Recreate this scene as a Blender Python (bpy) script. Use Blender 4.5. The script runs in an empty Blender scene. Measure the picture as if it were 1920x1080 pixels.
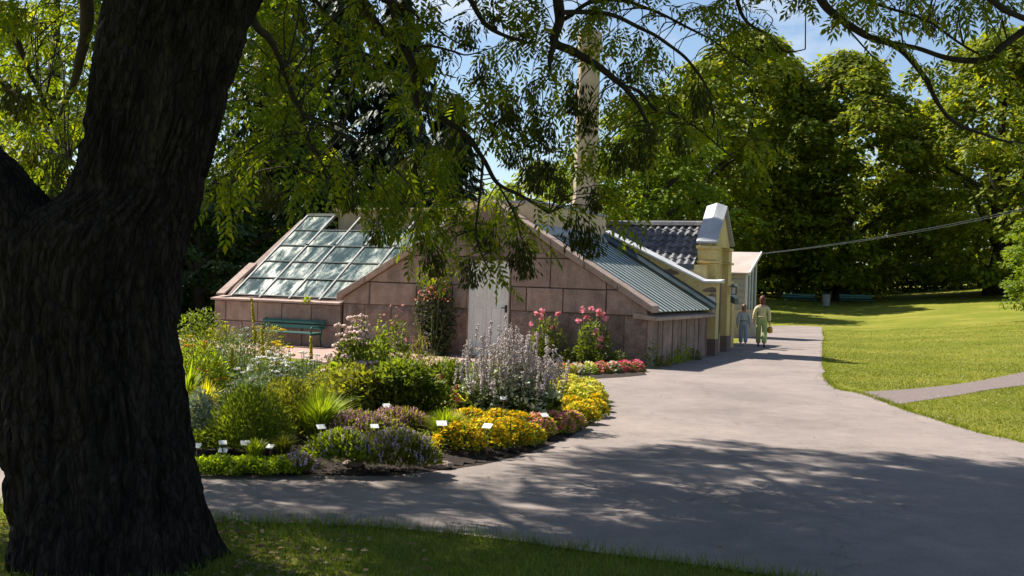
import bpy, bmesh, math, random
import numpy as np
from mathutils import Vector, Matrix, noise
from mathutils.geometry import tessellate_polygon

# ------------------------------------------------------------------ camera, sky, sun, exposure
scene = bpy.context.scene
F_PX, CAM_H, ROLL, PITCH = 2000.0, 1.65, 0.032, 0.005
cam_data = bpy.data.cameras.new('camera')
cam_data.sensor_width = 36.0
cam_data.lens = 36.0 * F_PX / 1920.0
cam_data.clip_start = 0.05
cam_data.clip_end = 3000.0
cam = bpy.data.objects.new('camera', cam_data)
scene.collection.objects.link(cam)
CAM_M = Matrix.Translation((0, 0, CAM_H)) @ Matrix.Rotation(math.pi / 2 - PITCH, 4, 'X') @ Matrix.Rotation(ROLL, 4, 'Z')
cam.matrix_world = CAM_M
scene.camera = cam

SUN_AZ = Vector((-0.86, 0.51)).normalized()
SUN_EL = math.radians(50)
world = bpy.data.worlds.new('World')
scene.world = world
world.use_nodes = True
wn, wl = world.node_tree.nodes, world.node_tree.links
wn.clear()
wo = wn.new('ShaderNodeOutputWorld'); wb = wn.new('ShaderNodeBackground')
sk = wn.new('ShaderNodeTexSky'); sk.sky_type = 'NISHITA'; sk.sun_disc = False
sk.sun_elevation = SUN_EL; sk.sun_rotation = math.atan2(SUN_AZ.x, SUN_AZ.y) % (2 * math.pi)
sk.air_density = 1.0; sk.dust_density = 0.4; sk.ozone_density = 1.5
tc = wn.new('ShaderNodeTexCoord'); mp = wn.new('ShaderNodeMapping'); mp.inputs['Scale'].default_value = (1, 1, 2.6)
nz = wn.new('ShaderNodeTexNoise'); nz.inputs['Scale'].default_value = 2.3; nz.inputs['Detail'].default_value = 8; nz.inputs['Roughness'].default_value = 0.6
cr = wn.new('ShaderNodeValToRGB'); cr.color_ramp.elements[0].position = 0.56; cr.color_ramp.elements[1].position = 0.74
mx = wn.new('ShaderNodeMix'); mx.data_type = 'RGBA'
mx.inputs[7].default_value = (7.0, 7.2, 7.6, 1)
wl.new(tc.outputs['Generated'], mp.inputs['Vector']); wl.new(mp.outputs['Vector'], nz.inputs['Vector'])
wl.new(nz.outputs['Fac'], cr.inputs['Fac']); wl.new(cr.outputs['Color'], mx.inputs[0])
wl.new(sk.outputs['Color'], mx.inputs[6]); wl.new(mx.outputs[2], wb.inputs['Color'])
wb.inputs['Strength'].default_value = 0.073
wl.new(wb.outputs['Background'], wo.inputs['Surface'])

sun_data = bpy.data.lights.new('sun', 'SUN'); sun_data.energy = 5.0; sun_data.angle = math.radians(0.53); sun_data.color = (1.0, 0.95, 0.86)
sun = bpy.data.objects.new('sun', sun_data); scene.collection.objects.link(sun)
SUNV = Vector((SUN_AZ.x * math.cos(SUN_EL), SUN_AZ.y * math.cos(SUN_EL), math.sin(SUN_EL)))
sun.rotation_euler = SUNV.to_track_quat('Z', 'Y').to_euler()
sun.location = SUNV * 60
scene.view_settings.view_transform = 'Standard'
scene.view_settings.look = 'None'
scene.view_settings.exposure = 1.04
scene.view_settings.gamma = 1.0
scene.view_settings.use_curve_mapping = False
scene.render.engine = 'CYCLES'
scene.cycles.max_bounces = 8
scene.cycles.transparent_max_bounces = 16
scene.cycles.use_denoising = True

# ------------------------------------------------------------------ helpers
rng = np.random.default_rng(7)
random.seed(7)
COL = scene.collection

def ray(px, py):
    d = Vector(((px - 960) / F_PX, -(py - 540) / F_PX, -1))
    return (CAM_M.to_3x3() @ d)

def G(px, py, z=0.0):
    """photo pixel -> point on the level z"""
    d = ray(px, py); t = (z - CAM_H) / d.z
    return Vector((d.x * t, d.y * t, z))

def D(px, py, depth):
    """photo pixel -> point at distance 'depth' along Y"""
    d = ray(px, py); t = depth / d.y
    return Vector((d.x * t, depth, CAM_H + d.z * t))

def tag(o, label=None, cat=None, group=None, kind=None):
    if label: o['label'] = label
    if cat: o['category'] = cat
    if group: o['group'] = group
    if kind: o['kind'] = kind
    return o

def empty(name, loc=(0, 0, 0), rz=0.0, label=None, cat=None, group=None):
    o = bpy.data.objects.new(name, None); COL.objects.link(o)
    o.location = loc; o.rotation_euler = (0, 0, rz); o.empty_display_size = 0.2
    return tag(o, label, cat, group)

def link(name, me, parent=None, loc=None, rot=None, scale=None):
    o = bpy.data.objects.new(name, me); COL.objects.link(o)
    if parent is not None: o.parent = parent
    if loc is not None: o.location = loc
    if rot is not None: o.rotation_euler = rot
    if scale is not None: o.scale = scale
    return o

def mk(name, parts, mats, parent=None, smooth=False, loc=None, as_mesh=False):
    """parts: list of (V (n,3), F (m,k), material index)"""
    Vs, loops, starts, mis = [], [], [], []
    off = 0; ls = 0
    for V, F, mi in parts:
        V = np.asarray(V, dtype=np.float32); F = np.asarray(F, dtype=np.int32)
        if len(V) == 0 or len(F) == 0: continue
        Vs.append(V); loops.append((F + off).ravel())
        k = F.shape[1]; m = len(F)
        starts.append(ls + np.arange(m) * k); mis.append(np.full(m, mi, dtype=np.int32))
        off += len(V); ls += m * k
    me = bpy.data.meshes.new(name)
    V = np.concatenate(Vs); L = np.concatenate(loops).astype(np.int32); S = np.concatenate(starts).astype(np.int32); MI = np.concatenate(mis)
    me.vertices.add(len(V)); me.vertices.foreach_set('co', V.ravel())
    me.loops.add(len(L)); me.loops.foreach_set('vertex_index', L)
    me.polygons.add(len(S)); me.polygons.foreach_set('loop_start', S)
    for m in mats: me.materials.append(m)
    me.polygons.foreach_set('material_index', MI)
    if smooth: me.polygons.foreach_set('use_smooth', np.ones(len(S), dtype=bool))
    me.update(calc_edges=True)
    if as_mesh: return me
    return link(name, me, parent, loc)

def pm(name, verts, faces, mat, parent=None, smooth=False, as_mesh=False):
    me = bpy.data.meshes.new(name)
    me.from_pydata([tuple(v) for v in verts], [], faces)
    me.materials.append(mat)
    if smooth: me.polygons.foreach_set('use_smooth', [True] * len(faces))
    me.update()
    if as_mesh: return me
    return link(name, me, parent)

class MB:
    """collects boxes, prisms and tubes into one mesh"""
    def __init__(s): s.v = []; s.f = []
    def add(s, v, f):
        o = len(s.v); s.v += [tuple(p) for p in v]; s.f += [tuple(i + o for i in q) for q in f]; return s
    def box(s, x0, x1, y0, y1, z0, z1):
        return s.add([(x0,y0,z0),(x1,y0,z0),(x1,y1,z0),(x0,y1,z0),(x0,y0,z1),(x1,y0,z1),(x1,y1,z1),(x0,y1,z1)],
                     [(0,3,2,1),(4,5,6,7),(0,1,5,4),(1,2,6,5),(2,3,7,6),(3,0,4,7)])
    def prism_y(s, poly, y0, y1):
        """poly in (x,z), extruded from y0 (front) to y1"""
        n = len(poly)
        a = sum(poly[i][0]*poly[(i+1)%n][1]-poly[(i+1)%n][0]*poly[i][1] for i in range(n))
        if a < 0: poly = poly[::-1]
        v = [(p[0], y0, p[1]) for p in poly] + [(p[0], y1, p[1]) for p in poly]
        f = [tuple(range(n)), tuple(range(2*n-1, n-1, -1))] + [((i+1)%n, i, i+n, (i+1)%n+n) for i in range(n)]
        return s.add(v, f)
    def prism_x(s, poly, x0, x1):
        """poly in (y,z), extruded along x"""
        n = len(poly)
        a = sum(poly[i][0]*poly[(i+1)%n][1]-poly[(i+1)%n][0]*poly[i][1] for i in range(n))
        if a < 0: poly = poly[::-1]
        v = [(x1, p[0], p[1]) for p in poly] + [(x0, p[0], p[1]) for p in poly]
        f = [tuple(range(n)), tuple(range(2*n-1, n-1, -1))] + [((i+1)%n, i, i+n, (i+1)%n+n) for i in range(n)]
        return s.add(v, f)
    def hexa(s, b, t):
        """8-corner solid: bottom loop b (ccw from above), top loop t"""
        return s.add(list(b) + list(t), [(3,2,1,0),(4,5,6,7),(0,1,5,4),(1,2,6,5),(2,3,7,6),(3,0,4,7)])
    def bar(s, a, b, w, h=None):
        a = Vector(a); b = Vector(b); d = (b - a).normalized(); h = h or w
        up = Vector((0,0,1)) if abs(d.z) < 0.98 else Vector((0,1,0))
        x = d.cross(up).normalized() * w / 2; z = x.cross(d).normalized() * h / 2
        return s.hexa([a-x-z, a+x-z, a+x+z, a-x+z], [b-x-z, b+x-z, b+x+z, b-x+z])
    def tube(s, pts, rad, n=8):
        V, F = tube(np.array([tuple(p) for p in pts]), np.array(rad, dtype=float) * np.ones(len(pts)), n)
        s.add(V.tolist(), F.tolist())
        m = len(pts)
        o = len(s.v) - n * m
        s.f.append(tuple(o + i for i in range(n))[::-1]); s.f.append(tuple(o + n*(m-1) + i for i in range(n)))
        return s
    def build(s, name, mat, parent=None, smooth=False, bevel=0.0):
        o = pm(name, s.v, s.f, mat, parent, smooth)
        if bevel:
            m = o.modifiers.new('bevel', 'BEVEL'); m.width = bevel; m.segments = 2; m.limit_method = 'ANGLE'
        return o

def tube(P, R, n=6):
    P = np.asarray(P, float); m = len(P)
    T = np.gradient(P, axis=0); T /= np.linalg.norm(T, axis=1)[:, None] + 1e-9
    ref = np.array([0, 0, 1.0]) if abs(T[0, 2]) < 0.9 else np.array([1.0, 0, 0])
    x = np.cross(T[0], ref); x /= np.linalg.norm(x)
    a = np.arange(n) / n * 2 * np.pi
    V = np.zeros((m, n, 3))
    for i in range(m):
        x = x - T[i] * np.dot(x, T[i]); x /= np.linalg.norm(x) + 1e-9
        y = np.cross(T[i], x)
        V[i] = P[i] + R[i] * (np.cos(a)[:, None] * x + np.sin(a)[:, None] * y)
    i, j = np.meshgrid(np.arange(m - 1), np.arange(n), indexing='ij')
    i = i.ravel(); j = j.ravel(); j2 = (j + 1) % n
    F = np.stack([i*n+j, i*n+j2, (i+1)*n+j2, (i+1)*n+j], axis=1)
    return V.reshape(-1, 3), F

def spline(pts, k=6):
    P = np.array([tuple(p) for p in pts], float)
    Q = np.vstack([2*P[0]-P[1], P, 2*P[-1]-P[-2]])
    out = []
    for i in range(1, len(Q) - 2):
        for t in np.linspace(0, 1, k, endpoint=False):
            a, b, c, d = Q[i-1], Q[i], Q[i+1], Q[i+2]
            out.append(0.5*((2*b)+(-a+c)*t+(2*a-5*b+4*c-d)*t*t+(-a+3*b-3*c+d)*t**3))
    out.append(P[-1])
    return np.array(out)

def frames(Y, up):
    """rotation matrices with local y along Y and local z near 'up'"""
    Y = Y / (np.linalg.norm(Y, axis=1)[:, None] + 1e-9)
    X = np.cross(Y, up); n = np.linalg.norm(X, axis=1)[:, None]
    X = np.where(n < 1e-4, np.array([[1.0, 0, 0]]), X / (n + 1e-9))
    Z = np.cross(X, Y)
    return np.stack([X, Y, Z], axis=2)

def scatter(tv, tf, P, R, S):
    tv = np.asarray(tv, float); tf = np.asarray(tf)
    S = np.asarray(S, float)
    if S.ndim == 1: S = S[:, None]
    V = np.einsum('nij,nmj->nmi', R, tv[None] * S[:, None, :]) + P[:, None, :]
    F = tf[None] + (np.arange(len(P)) * len(tv))[:, None, None]
    return V.reshape(-1, 3), F.reshape(-1, tf.shape[1])

def rnd_dirs(n, zmin=-1.0, zmax=1.0):
    z = rng.uniform(zmin, zmax, n); a = rng.uniform(0, 2*np.pi, n); r = np.sqrt(1 - z*z)
    return np.stack([r*np.cos(a), r*np.sin(a), z], axis=1)

LEAF_V = np.array([(0,0,0),(-0.24,0.42,0.05),(0,1,-0.08),(0.24,0.42,0.05)]); LEAF_F = np.array([(0,3,2),(0,2,1)])
BROAD_V = np.array([(0,0,0),(-0.36,0.3,0.06),(-0.30,0.7,0.02),(0,1,-0.12),(0.30,0.7,0.02),(0.36,0.3,0.06),(0,0.5,-0.02)])
BROAD_F = np.array([(0,6,1),(1,6,2),(2,6,3),(3,6,4),(4,6,5),(5,6,0)])
def _flower(n=6, cup=0.25, inner=0.12):
    v = [(0, 0, 0)]; f = []
    for i in range(n):
        a = 2*math.pi*i/n; b = 2*math.pi*(i+0.5)/n
        v.append((0.5*math.cos(a), 0.5*math.sin(a), cup)); v.append((inner*2*math.cos(b), inner*2*math.sin(b), cup*0.4))
    for i in range(n):
        c = 1 + 2*i; f.append((0, c, c+1)); f.append((0, c-1 if i else 2*n, c))
    return np.array(v), np.array(f)
FLOWER_V, FLOWER_F = _flower()
def _blob(n=5):
    v = [(0,0,0.5)]; 
    for i in range(n): a = 2*math.pi*i/n; v.append((0.5*math.cos(a), 0.5*math.sin(a), 0.12))
    v.append((0,0,-0.35)); f = []
    for i in range(n): f.append((0, 1+i, 1+(i+1)%n)); f.append((n+1, 1+(i+1)%n, 1+i))
    return np.array(v), np.array(f)
BLOB_V, BLOB_F = _blob()

# ------------------------------------------------------------------ materials
def new_mat(name):
    m = bpy.data.materials.new(name); m.use_nodes = True
    nt = m.node_tree; bs = nt.nodes['Principled BSDF']
    return m, nt, bs

def ramp(nt, stops):
    r = nt.nodes.new('ShaderNodeValToRGB'); e = r.color_ramp.elements
    while len(e) < len(stops): e.new(0.5)
    for el, (p, c) in zip(e, stops): el.position = p; el.color = (*c, 1)
    return r

def noise_tex(nt, scale, detail=5, rough=0.6, vec=None, dist=0.0):
    n = nt.nodes.new('ShaderNodeTexNoise'); n.inputs['Scale'].default_value = scale; n.inputs['Detail'].default_value = detail
    n.inputs['Roughness'].default_value = rough; n.inputs['Distortion'].default_value = dist
    if vec is not None: nt.links.new(vec, n.inputs['Vector'])
    return n

def coords(nt, kind='Object', scale=(1,1,1)):
    t = nt.nodes.new('ShaderNodeTexCoord'); m = nt.nodes.new('ShaderNodeMapping'); m.inputs['Scale'].default_value = scale
    nt.links.new(t.outputs[kind], m.inputs['Vector']); return m.outputs['Vector']

def world_pos(nt, scale=(1,1,1)):
    t = nt.nodes.new('ShaderNodeNewGeometry'); m = nt.nodes.new('ShaderNodeMapping'); m.inputs['Scale'].default_value = scale
    nt.links.new(t.outputs['Position'], m.inputs['Vector']); return m.outputs['Vector']

def mixc(nt, fac, a, b, mode='MIX'):
    m = nt.nodes.new('ShaderNodeMix'); m.data_type = 'RGBA'; m.blend_type = mode
    for i, s in ((0, fac), (6, a), (7, b)):
        if hasattr(s, 'links'): nt.links.new(s, m.inputs[i])
        elif i == 0: m.inputs[0].default_value = s
        else: m.inputs[i].default_value = (*s, 1)
    return m.outputs[2]

def bump(nt, bs, height, strength=0.4, dist=0.02):
    b = nt.nodes.new('ShaderNodeBump'); b.inputs['Strength'].default_value = strength; b.inputs['Distance'].default_value = dist
    nt.links.new(height, b.inputs['Height']); nt.links.new(b.outputs['Normal'], bs.inputs['Normal']); return b

def rough_mat(name, cols, scale=6, bump_s=0.4, bump_d=0.01, rough=0.9, fine=60, per_obj=0.0, stain=None, sx=(1,1,1), metallic=0.0, spec=0.3):
    """mottled surface in world space: three-colour noise, fine grain, optional per-object tint and stain streaks"""
    m, nt, bs = new_mat(name); v = world_pos(nt, sx)
    n = noise_tex(nt, scale, 6, 0.65, v)
    k = len(cols); r = ramp(nt, [(0.30 + 0.4*i/max(1, k-1), c) for i, c in enumerate(cols)])
    nt.links.new(n.outputs['Fac'], r.inputs['Fac']); col = r.outputs['Color']
    f = noise_tex(nt, fine, 3, 0.7, v)
    fr = ramp(nt, [(0.3, (0.72,)*3), (0.7, (1.18,)*3)]); nt.links.new(f.outputs['Fac'], fr.inputs['Fac'])
    col = mixc(nt, 1.0, col, fr.outputs['Color'], 'MULTIPLY')
    if per_obj:
        oi = nt.nodes.new('ShaderNodeObjectInfo'); orr = ramp(nt, [(0, (1-per_obj, 1-per_obj*1.0, 1-per_obj*0.9)), (1, (1+per_obj, 1+per_obj*0.85, 1+per_obj*0.75))])
        nt.links.new(oi.outputs['Random'], orr.inputs['Fac']); col = mixc(nt, 1.0, col, orr.outputs['Color'], 'MULTIPLY')
    if stain:
        sv = world_pos(nt, (2.2, 2.2, 0.45)); sn = noise_tex(nt, 2.0, 6, 0.7, sv); sr = ramp(nt, [(0.50, (0,)*3), (0.72, (1,)*3)])
        nt.links.new(sn.outputs['Fac'], sr.inputs['Fac']); 
        mm = nt.nodes.new('ShaderNodeMath'); mm.operation = 'MULTIPLY'; mm.inputs[1].default_value = 0.65
        nt.links.new(sr.outputs['Color'], mm.inputs[0]); col = mixc(nt, mm.outputs[0], col, stain)
    nt.links.new(col, bs.inputs['Base Color']); bs.inputs['Roughness'].default_value = rough
    bs.inputs['Metallic'].default_value = metallic; bs.inputs['Specular IOR Level'].default_value = spec
    if bump_s:
        add = nt.nodes.new('ShaderNodeMath'); add.operation = 'ADD'; nt.links.new(n.outputs['Fac'], add.inputs[0]); nt.links.new(f.outputs['Fac'], add.inputs[1])
        bump(nt, bs, add.outputs[0], bump_s, bump_d)
    return m

def leaf_mat(name, cols, trans=0.4, tcol=None, rough=0.55, patch=0.0, spec=0.25):
    """leaf with per-leaf colour and light passing through the blade"""
    m, nt, bs = new_mat(name)
    g = nt.nodes.new('ShaderNodeNewGeometry')
    k = len(cols); r = ramp(nt, [(i/max(1, k-1), c) for i, c in enumerate(cols)])
    nt.links.new(g.outputs['Random Per Island'], r.inputs['Fac']); col = r.outputs['Color']
    if patch:
        n = noise_tex(nt, patch, 2, 0.5, world_pos(nt)); rr = ramp(nt, [(0.35, (0.7, 0.72, 0.7)), (0.65, (1.25, 1.2, 1.1))]); nt.links.new(n.outputs['Fac'], rr.inputs['Fac'])
        col = mixc(nt, 1.0, col, rr.outputs['Color'], 'MULTIPLY')
    nt.links.new(col, bs.inputs['Base Color']); bs.inputs['Roughness'].default_value = rough; bs.inputs['Specular IOR Level'].default_value = spec
    if trans:
        t = nt.nodes.new('ShaderNodeBsdfTranslucent')
        tc_ = mixc(nt, 1.0, col, tcol or (1.6, 1.5, 0.5), 'MULTIPLY')
        nt.links.new(tc_, t.inputs['Color'])
        ms = nt.nodes.new('ShaderNodeMixShader'); ms.inputs[0].default_value = trans
        nt.links.new(bs.outputs[0], ms.inputs[1]); nt.links.new(t.outputs[0], ms.inputs[2])
        nt.links.new(ms.outputs[0], nt.nodes['Material Output'].inputs['Surface'])
    return m

def flat_mat(name, c, rough=0.6, metallic=0.0, spec=0.4):
    return rough_mat(name, [tuple(x*0.88 for x in c), c, tuple(min(1, x*1.08) for x in c)], 9, 0.12, 0.004, rough, 120, metallic=metallic, spec=spec)

M = {}
M['stone'] = rough_mat('pink_stone', [(0.21,0.15,0.125),(0.285,0.208,0.174),(0.36,0.27,0.226)], 3.2, 0.5, 0.012, 0.92, 45, per_obj=0.2, stain=(0.11,0.085,0.072))
M['rough_stone'] = rough_mat('rough_pink_stone', [(0.155,0.112,0.093),(0.245,0.178,0.148),(0.33,0.246,0.205)], 5.5, 1.0, 0.035, 0.95, 30, per_obj=0.2, stain=(0.10,0.072,0.06))
M['joint'] = rough_mat('mortar', [(0.11,0.085,0.075),(0.17,0.135,0.12)], 8, 0.4, 0.01, 0.95)
M['coping'] = rough_mat('coping_stone', [(0.28,0.20,0.165),(0.36,0.265,0.22),(0.42,0.32,0.27)], 5, 0.5, 0.01, 0.9, 50, per_obj=0.16)
M['plaster'] = rough_mat('yellow_plaster', [(0.49,0.37,0.155),(0.59,0.458,0.205),(0.65,0.515,0.25)], 1.6, 0.3, 0.008, 0.93, 40, stain=(0.38,0.30,0.16))
M['beige'] = rough_mat('beige_plaster', [(0.38,0.29,0.19),(0.46,0.36,0.25),(0.52,0.42,0.30)], 2.5, 0.3, 0.008, 0.93, 50)
M['pale_plaster'] = rough_mat('pale_beige_plaster', [(0.52,0.40,0.25),(0.62,0.49,0.32),(0.68,0.55,0.38)], 2.5, 0.3, 0.008, 0.93, 50)
M['brick_patch'] = rough_mat('bare_rubble', [(0.10,0.075,0.055),(0.20,0.15,0.11),(0.30,0.25,0.2)], 9, 0.8, 0.02, 0.95)
M['whitewash'] = rough_mat('whitewash', [(0.55,0.53,0.5),(0.68,0.66,0.63)], 8, 0.3, 0.005, 0.9)
M['plinth'] = rough_mat('plinth_plaster', [(0.14,0.095,0.085),(0.2,0.14,0.125)], 4, 0.4, 0.01, 0.9)
M['green_metal'] = rough_mat('patinated_sheet', [(0.31,0.345,0.32),(0.39,0.43,0.40),(0.47,0.51,0.48)], 2.2, 0.1, 0.004, 0.5, 90, per_obj=0.06, metallic=0.25, spec=0.5)
M['seam_metal'] = rough_mat('seam_sheet', [(0.05,0.07,0.066),(0.08,0.105,0.098)], 4, 0.1, 0.004, 0.55, metallic=0.2)
M['flashing'] = rough_mat('dark_flashing', [(0.045,0.065,0.072),(0.08,0.105,0.115)], 3, 0.15, 0.005, 0.55, metallic=0.2)
M['zinc'] = rough_mat('zinc_sheet', [(0.30,0.30,0.31),(0.38,0.38,0.39),(0.45,0.45,0.46)], 2.5, 0.12, 0.004, 0.55, 70, metallic=0.15, spec=0.5)
M['cap_sheet'] = rough_mat('sunlit_zinc_sheet', [(0.50,0.50,0.51),(0.60,0.60,0.61),(0.66,0.66,0.67)], 2.5, 0.12, 0.004, 0.5, 70, metallic=0.1, spec=0.5)  # brighter copy of the zinc, the sunlit cap top put into its colour
M['tile'] = rough_mat('slate_pantile', [(0.055,0.054,0.058),(0.095,0.093,0.099),(0.15,0.147,0.15)], 9, 0.3, 0.006, 0.6, 80, per_obj=0.38, spec=0.5)
M['red_tile'] = rough_mat('red_ridge_tile', [(0.30,0.10,0.06),(0.40,0.14,0.08)], 9, 0.3, 0.006, 0.7)
M['door'] = rough_mat('white_door_paint', [(0.66,0.65,0.61),(0.74,0.73,0.69),(0.78,0.77,0.73)], 3, 0.12, 0.003, 0.6, 90)
M['glaze_bar'] = rough_mat('weathered_bar', [(0.16,0.16,0.155),(0.30,0.30,0.285)], 6, 0.2, 0.004, 0.6)
M['white_bar'] = rough_mat('white_bar', [(0.60,0.59,0.56),(0.72,0.71,0.68)], 6, 0.15, 0.004, 0.6)
M['iron'] = flat_mat('black_iron', (0.03,0.03,0.032), 0.5, 0.3)
M['boards'] = rough_mat('grey_boards', [(0.30,0.27,0.23),(0.38,0.345,0.30)], 4, 0.3, 0.006, 0.8, 60)
M['poly_roof'] = rough_mat('sheet_roof', [(0.34,0.25,0.19),(0.42,0.34,0.28),(0.48,0.42,0.37)], 0.9, 0.1, 0.004, 0.45, 70)
M['bench_green'] = rough_mat('green_bench_paint', [(0.012,0.07,0.055),(0.02,0.10,0.078)], 8, 0.15, 0.003, 0.5)
M['dark_int'] = flat_mat('greenhouse_floor', (0.07,0.075,0.05), 0.95)
M['paper'] = rough_mat('white_label_plate', [(0.72,0.72,0.70),(0.80,0.80,0.78)], 12, 0.0, 0.0, 0.45)
M['wood'] = rough_mat('stake_wood', [(0.20,0.12,0.06),(0.30,0.19,0.10)], 14, 0.2, 0.004, 0.8)

def glass_material():
    m, nt, bs = new_mat('limewashed_glass')
    v = coords(nt, 'Object', (1.0, 1.0, 1.0))
    rot = nt.nodes.new('ShaderNodeMapping'); rot.inputs['Rotation'].default_value = (0, 0, 0.6); rot.inputs['Scale'].default_value = (2.6, 0.8, 0.8); nt.links.new(v, rot.inputs['Vector'])
    n = noise_tex(nt, 1.35, 7, 0.68, rot.outputs['Vector'], 0.6); n2 = noise_tex(nt, 14, 4, 0.7, rot.outputs['Vector'])
    ad = nt.nodes.new('ShaderNodeMath'); ad.operation = 'MULTIPLY_ADD'; ad.inputs[1].default_value = 0.28; nt.links.new(n2.outputs['Fac'], ad.inputs[0]); nt.links.new(n.outputs['Fac'], ad.inputs[2])
    r = ramp(nt, [(0.54, (0.055,0.095,0.095)), (0.68, (0.11,0.155,0.14)), (0.80, (0.22,0.235,0.15)), (0.93, (0.34,0.33,0.235))]); nt.links.new(ad.outputs[0], r.inputs['Fac'])
    nt.links.new(r.outputs['Color'], bs.inputs['Base Color'])
    rr = ramp(nt, [(0.56, (0.10,)*3), (0.80, (0.42,)*3)]); nt.links.new(ad.outputs[0], rr.inputs['Fac']); nt.links.new(rr.outputs['Color'], bs.inputs['Roughness'])
    bs.inputs['Specular IOR Level'].default_value = 0.5
    al = ramp(nt, [(0.55, (0.42,)*3), (0.80, (0.95,)*3)]); nt.links.new(ad.outputs[0], al.inputs['Fac']); nt.links.new(al.outputs['Color'], bs.inputs['Alpha'])
    return m
M['glass'] = glass_material()

# ------------------------------------------------------------------ ground, paths, beds
def smooth01(x, a, b):
    t = np.clip((x - a) / (b - a), 0, 1); return t * t * (3 - 2 * t)
EDGE_Y = [0, 12, 18, 21.8, 32.5, 52, 120]; EDGE_X = [5.9, 5.9, 6.0, 6.5, 9.6, 15.4, 34]
def hill(X, Y):
    X = np.asarray(X, float); Y = np.asarray(Y, float)
    xe = np.interp(Y, EDGE_Y, EDGE_X)
    a = np.maximum(0, X - xe - 1.2); a = a * a / (a + 1.5)
    b = np.maximum(0, Y - 52.5); b = b * b / (b + 3.0)
    z = 0.105 * np.minimum(a, 26) * smooth01(Y, 19, 36) + 0.047 * np.minimum(b, 60) * smooth01(X, 4, 13)
    return z
def hz(x, y): return float(hill(x, y))

def lawn_material(name, dark, mid, light, dry):
    m, nt, bs = new_mat(name); v = world_pos(nt)
    n1 = noise_tex(nt, 0.35, 5, 0.6, v); n2 = noise_tex(nt, 5.0, 4, 0.7, v); n3 = noise_tex(nt, 55, 3, 0.75, v)
    r = ramp(nt, [(0.3, dark), (0.5, mid), (0.7, light)]); nt.links.new(n2.outputs['Fac'], r.inputs['Fac'])
    rr = ramp(nt, [(0.42, (0,)*3), (0.66, (0.9,)*3)]); nt.links.new(n1.outputs['Fac'], rr.inputs['Fac'])
    c = mixc(nt, rr.outputs['Color'], r.outputs['Color'], dry)
    fr = ramp(nt, [(0.25, (0.72,)*3), (0.75, (1.25,)*3)]); nt.links.new(n3.outputs['Fac'], fr.inputs['Fac'])
    c = mixc(nt, 1.0, c, fr.outputs['Color'], 'MULTIPLY')
    nt.links.new(c, bs.inputs['Base Color']); bs.inputs['Roughness'].default_value = 0.85; bs.inputs['Specular IOR Level'].default_value = 0.15
    ad = nt.nodes.new('ShaderNodeMath'); ad.operation = 'ADD'; nt.links.new(n2.outputs['Fac'], ad.inputs[0]); nt.links.new(n3.outputs['Fac'], ad.inputs[1])
    bump(nt, bs, ad.outputs[0], 0.8, 0.05)
    return m
M['lawn'] = lawn_material('lawn_turf', (0.125,0.148,0.011), (0.166,0.186,0.015), (0.205,0.216,0.022), (0.28,0.255,0.04))

gx = np.concatenate([np.linspace(-220, -40, 16), np.linspace(-36, -6, 16), np.linspace(-5, 45, 101), np.linspace(49, 220, 20)])
gy = np.concatenate([np.linspace(-60, -5, 10), np.linspace(0, 90, 121), np.linspace(94, 420, 30)])
XX, YY = np.meshgrid(gx, gy, indexing='ij'); ZZ = hill(XX, YY)
nx, ny = len(gx), len(gy)
i, j = np.meshgrid(np.arange(nx-1), np.arange(ny-1), indexing='ij'); i = i.ravel(); j = j.ravel()
GF = np.stack([i*ny+j, (i+1)*ny+j, (i+1)*ny+j+1, i*ny+j+1], axis=1)
tag(mk('lawn', [(np.stack([XX.ravel(), YY.ravel(), ZZ.ravel()], 1), GF, 0)], [M['lawn']], smooth=True), kind='structure', label='green lawn rising to the trees behind the path')

def asphalt():
    m, nt, bs = new_mat('worn_asphalt'); v = world_pos(nt)
    n1 = noise_tex(nt, 0.45, 6, 0.6, v); n2 = noise_tex(nt, 150, 2, 0.8, v); n3 = noise_tex(nt, 4.0, 5, 0.65, v)
    r = ramp(nt, [(0.30, (0.185,0.152,0.136)), (0.52, (0.245,0.202,0.18)), (0.72, (0.30,0.243,0.212))]); nt.links.new(n1.outputs['Fac'], r.inputs['Fac'])
    f3 = ramp(nt, [(0.35, (0.9,)*3), (0.65, (1.08,)*3)]); nt.links.new(n3.outputs['Fac'], f3.inputs['Fac'])
    c = mixc(nt, 1.0, r.outputs['Color'], f3.outputs['Color'], 'MULTIPLY')
    f2 = ramp(nt, [(0.32, (0.62,)*3), (0.68, (1.32,)*3)]); nt.links.new(n2.outputs['Fac'], f2.inputs['Fac'])
    c = mixc(nt, 1.0, c, f2.outputs['Color'], 'MULTIPLY')
    vo = nt.nodes.new('ShaderNodeTexVoronoi'); vo.feature = 'DISTANCE_TO_EDGE'; vo.inputs['Scale'].default_value = 0.32
    nd = noise_tex(nt, 2.5, 5, 0.7, v); va = nt.nodes.new('ShaderNodeVectorMath'); va.operation = 'MULTIPLY_ADD'; va.inputs[1].default_value = (0.9,)*3
    nt.links.new(nd.outputs['Color'], va.inputs[0]); nt.links.new(v, va.inputs[2]); nt.links.new(va.outputs[0], vo.inputs['Vector'])
    cr_ = ramp(nt, [(0.0, (0.6,)*3), (0.006, (1,)*3)]); nt.links.new(vo.outputs['Distance'], cr_.inputs['Fac'])
    c = mixc(nt, 0.75, c, mixc(nt, 1.0, c, cr_.outputs['Color'], 'MULTIPLY'))
    nt.links.new(c, bs.inputs['Base Color']); bs.inputs['Roughness'].default_value = 0.88; bs.inputs['Specular IOR Level'].default_value = 0.25
    bump(nt, bs, n2.outputs['Fac'], 0.5, 0.006)
    return m
M['asphalt'] = asphalt()
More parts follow.
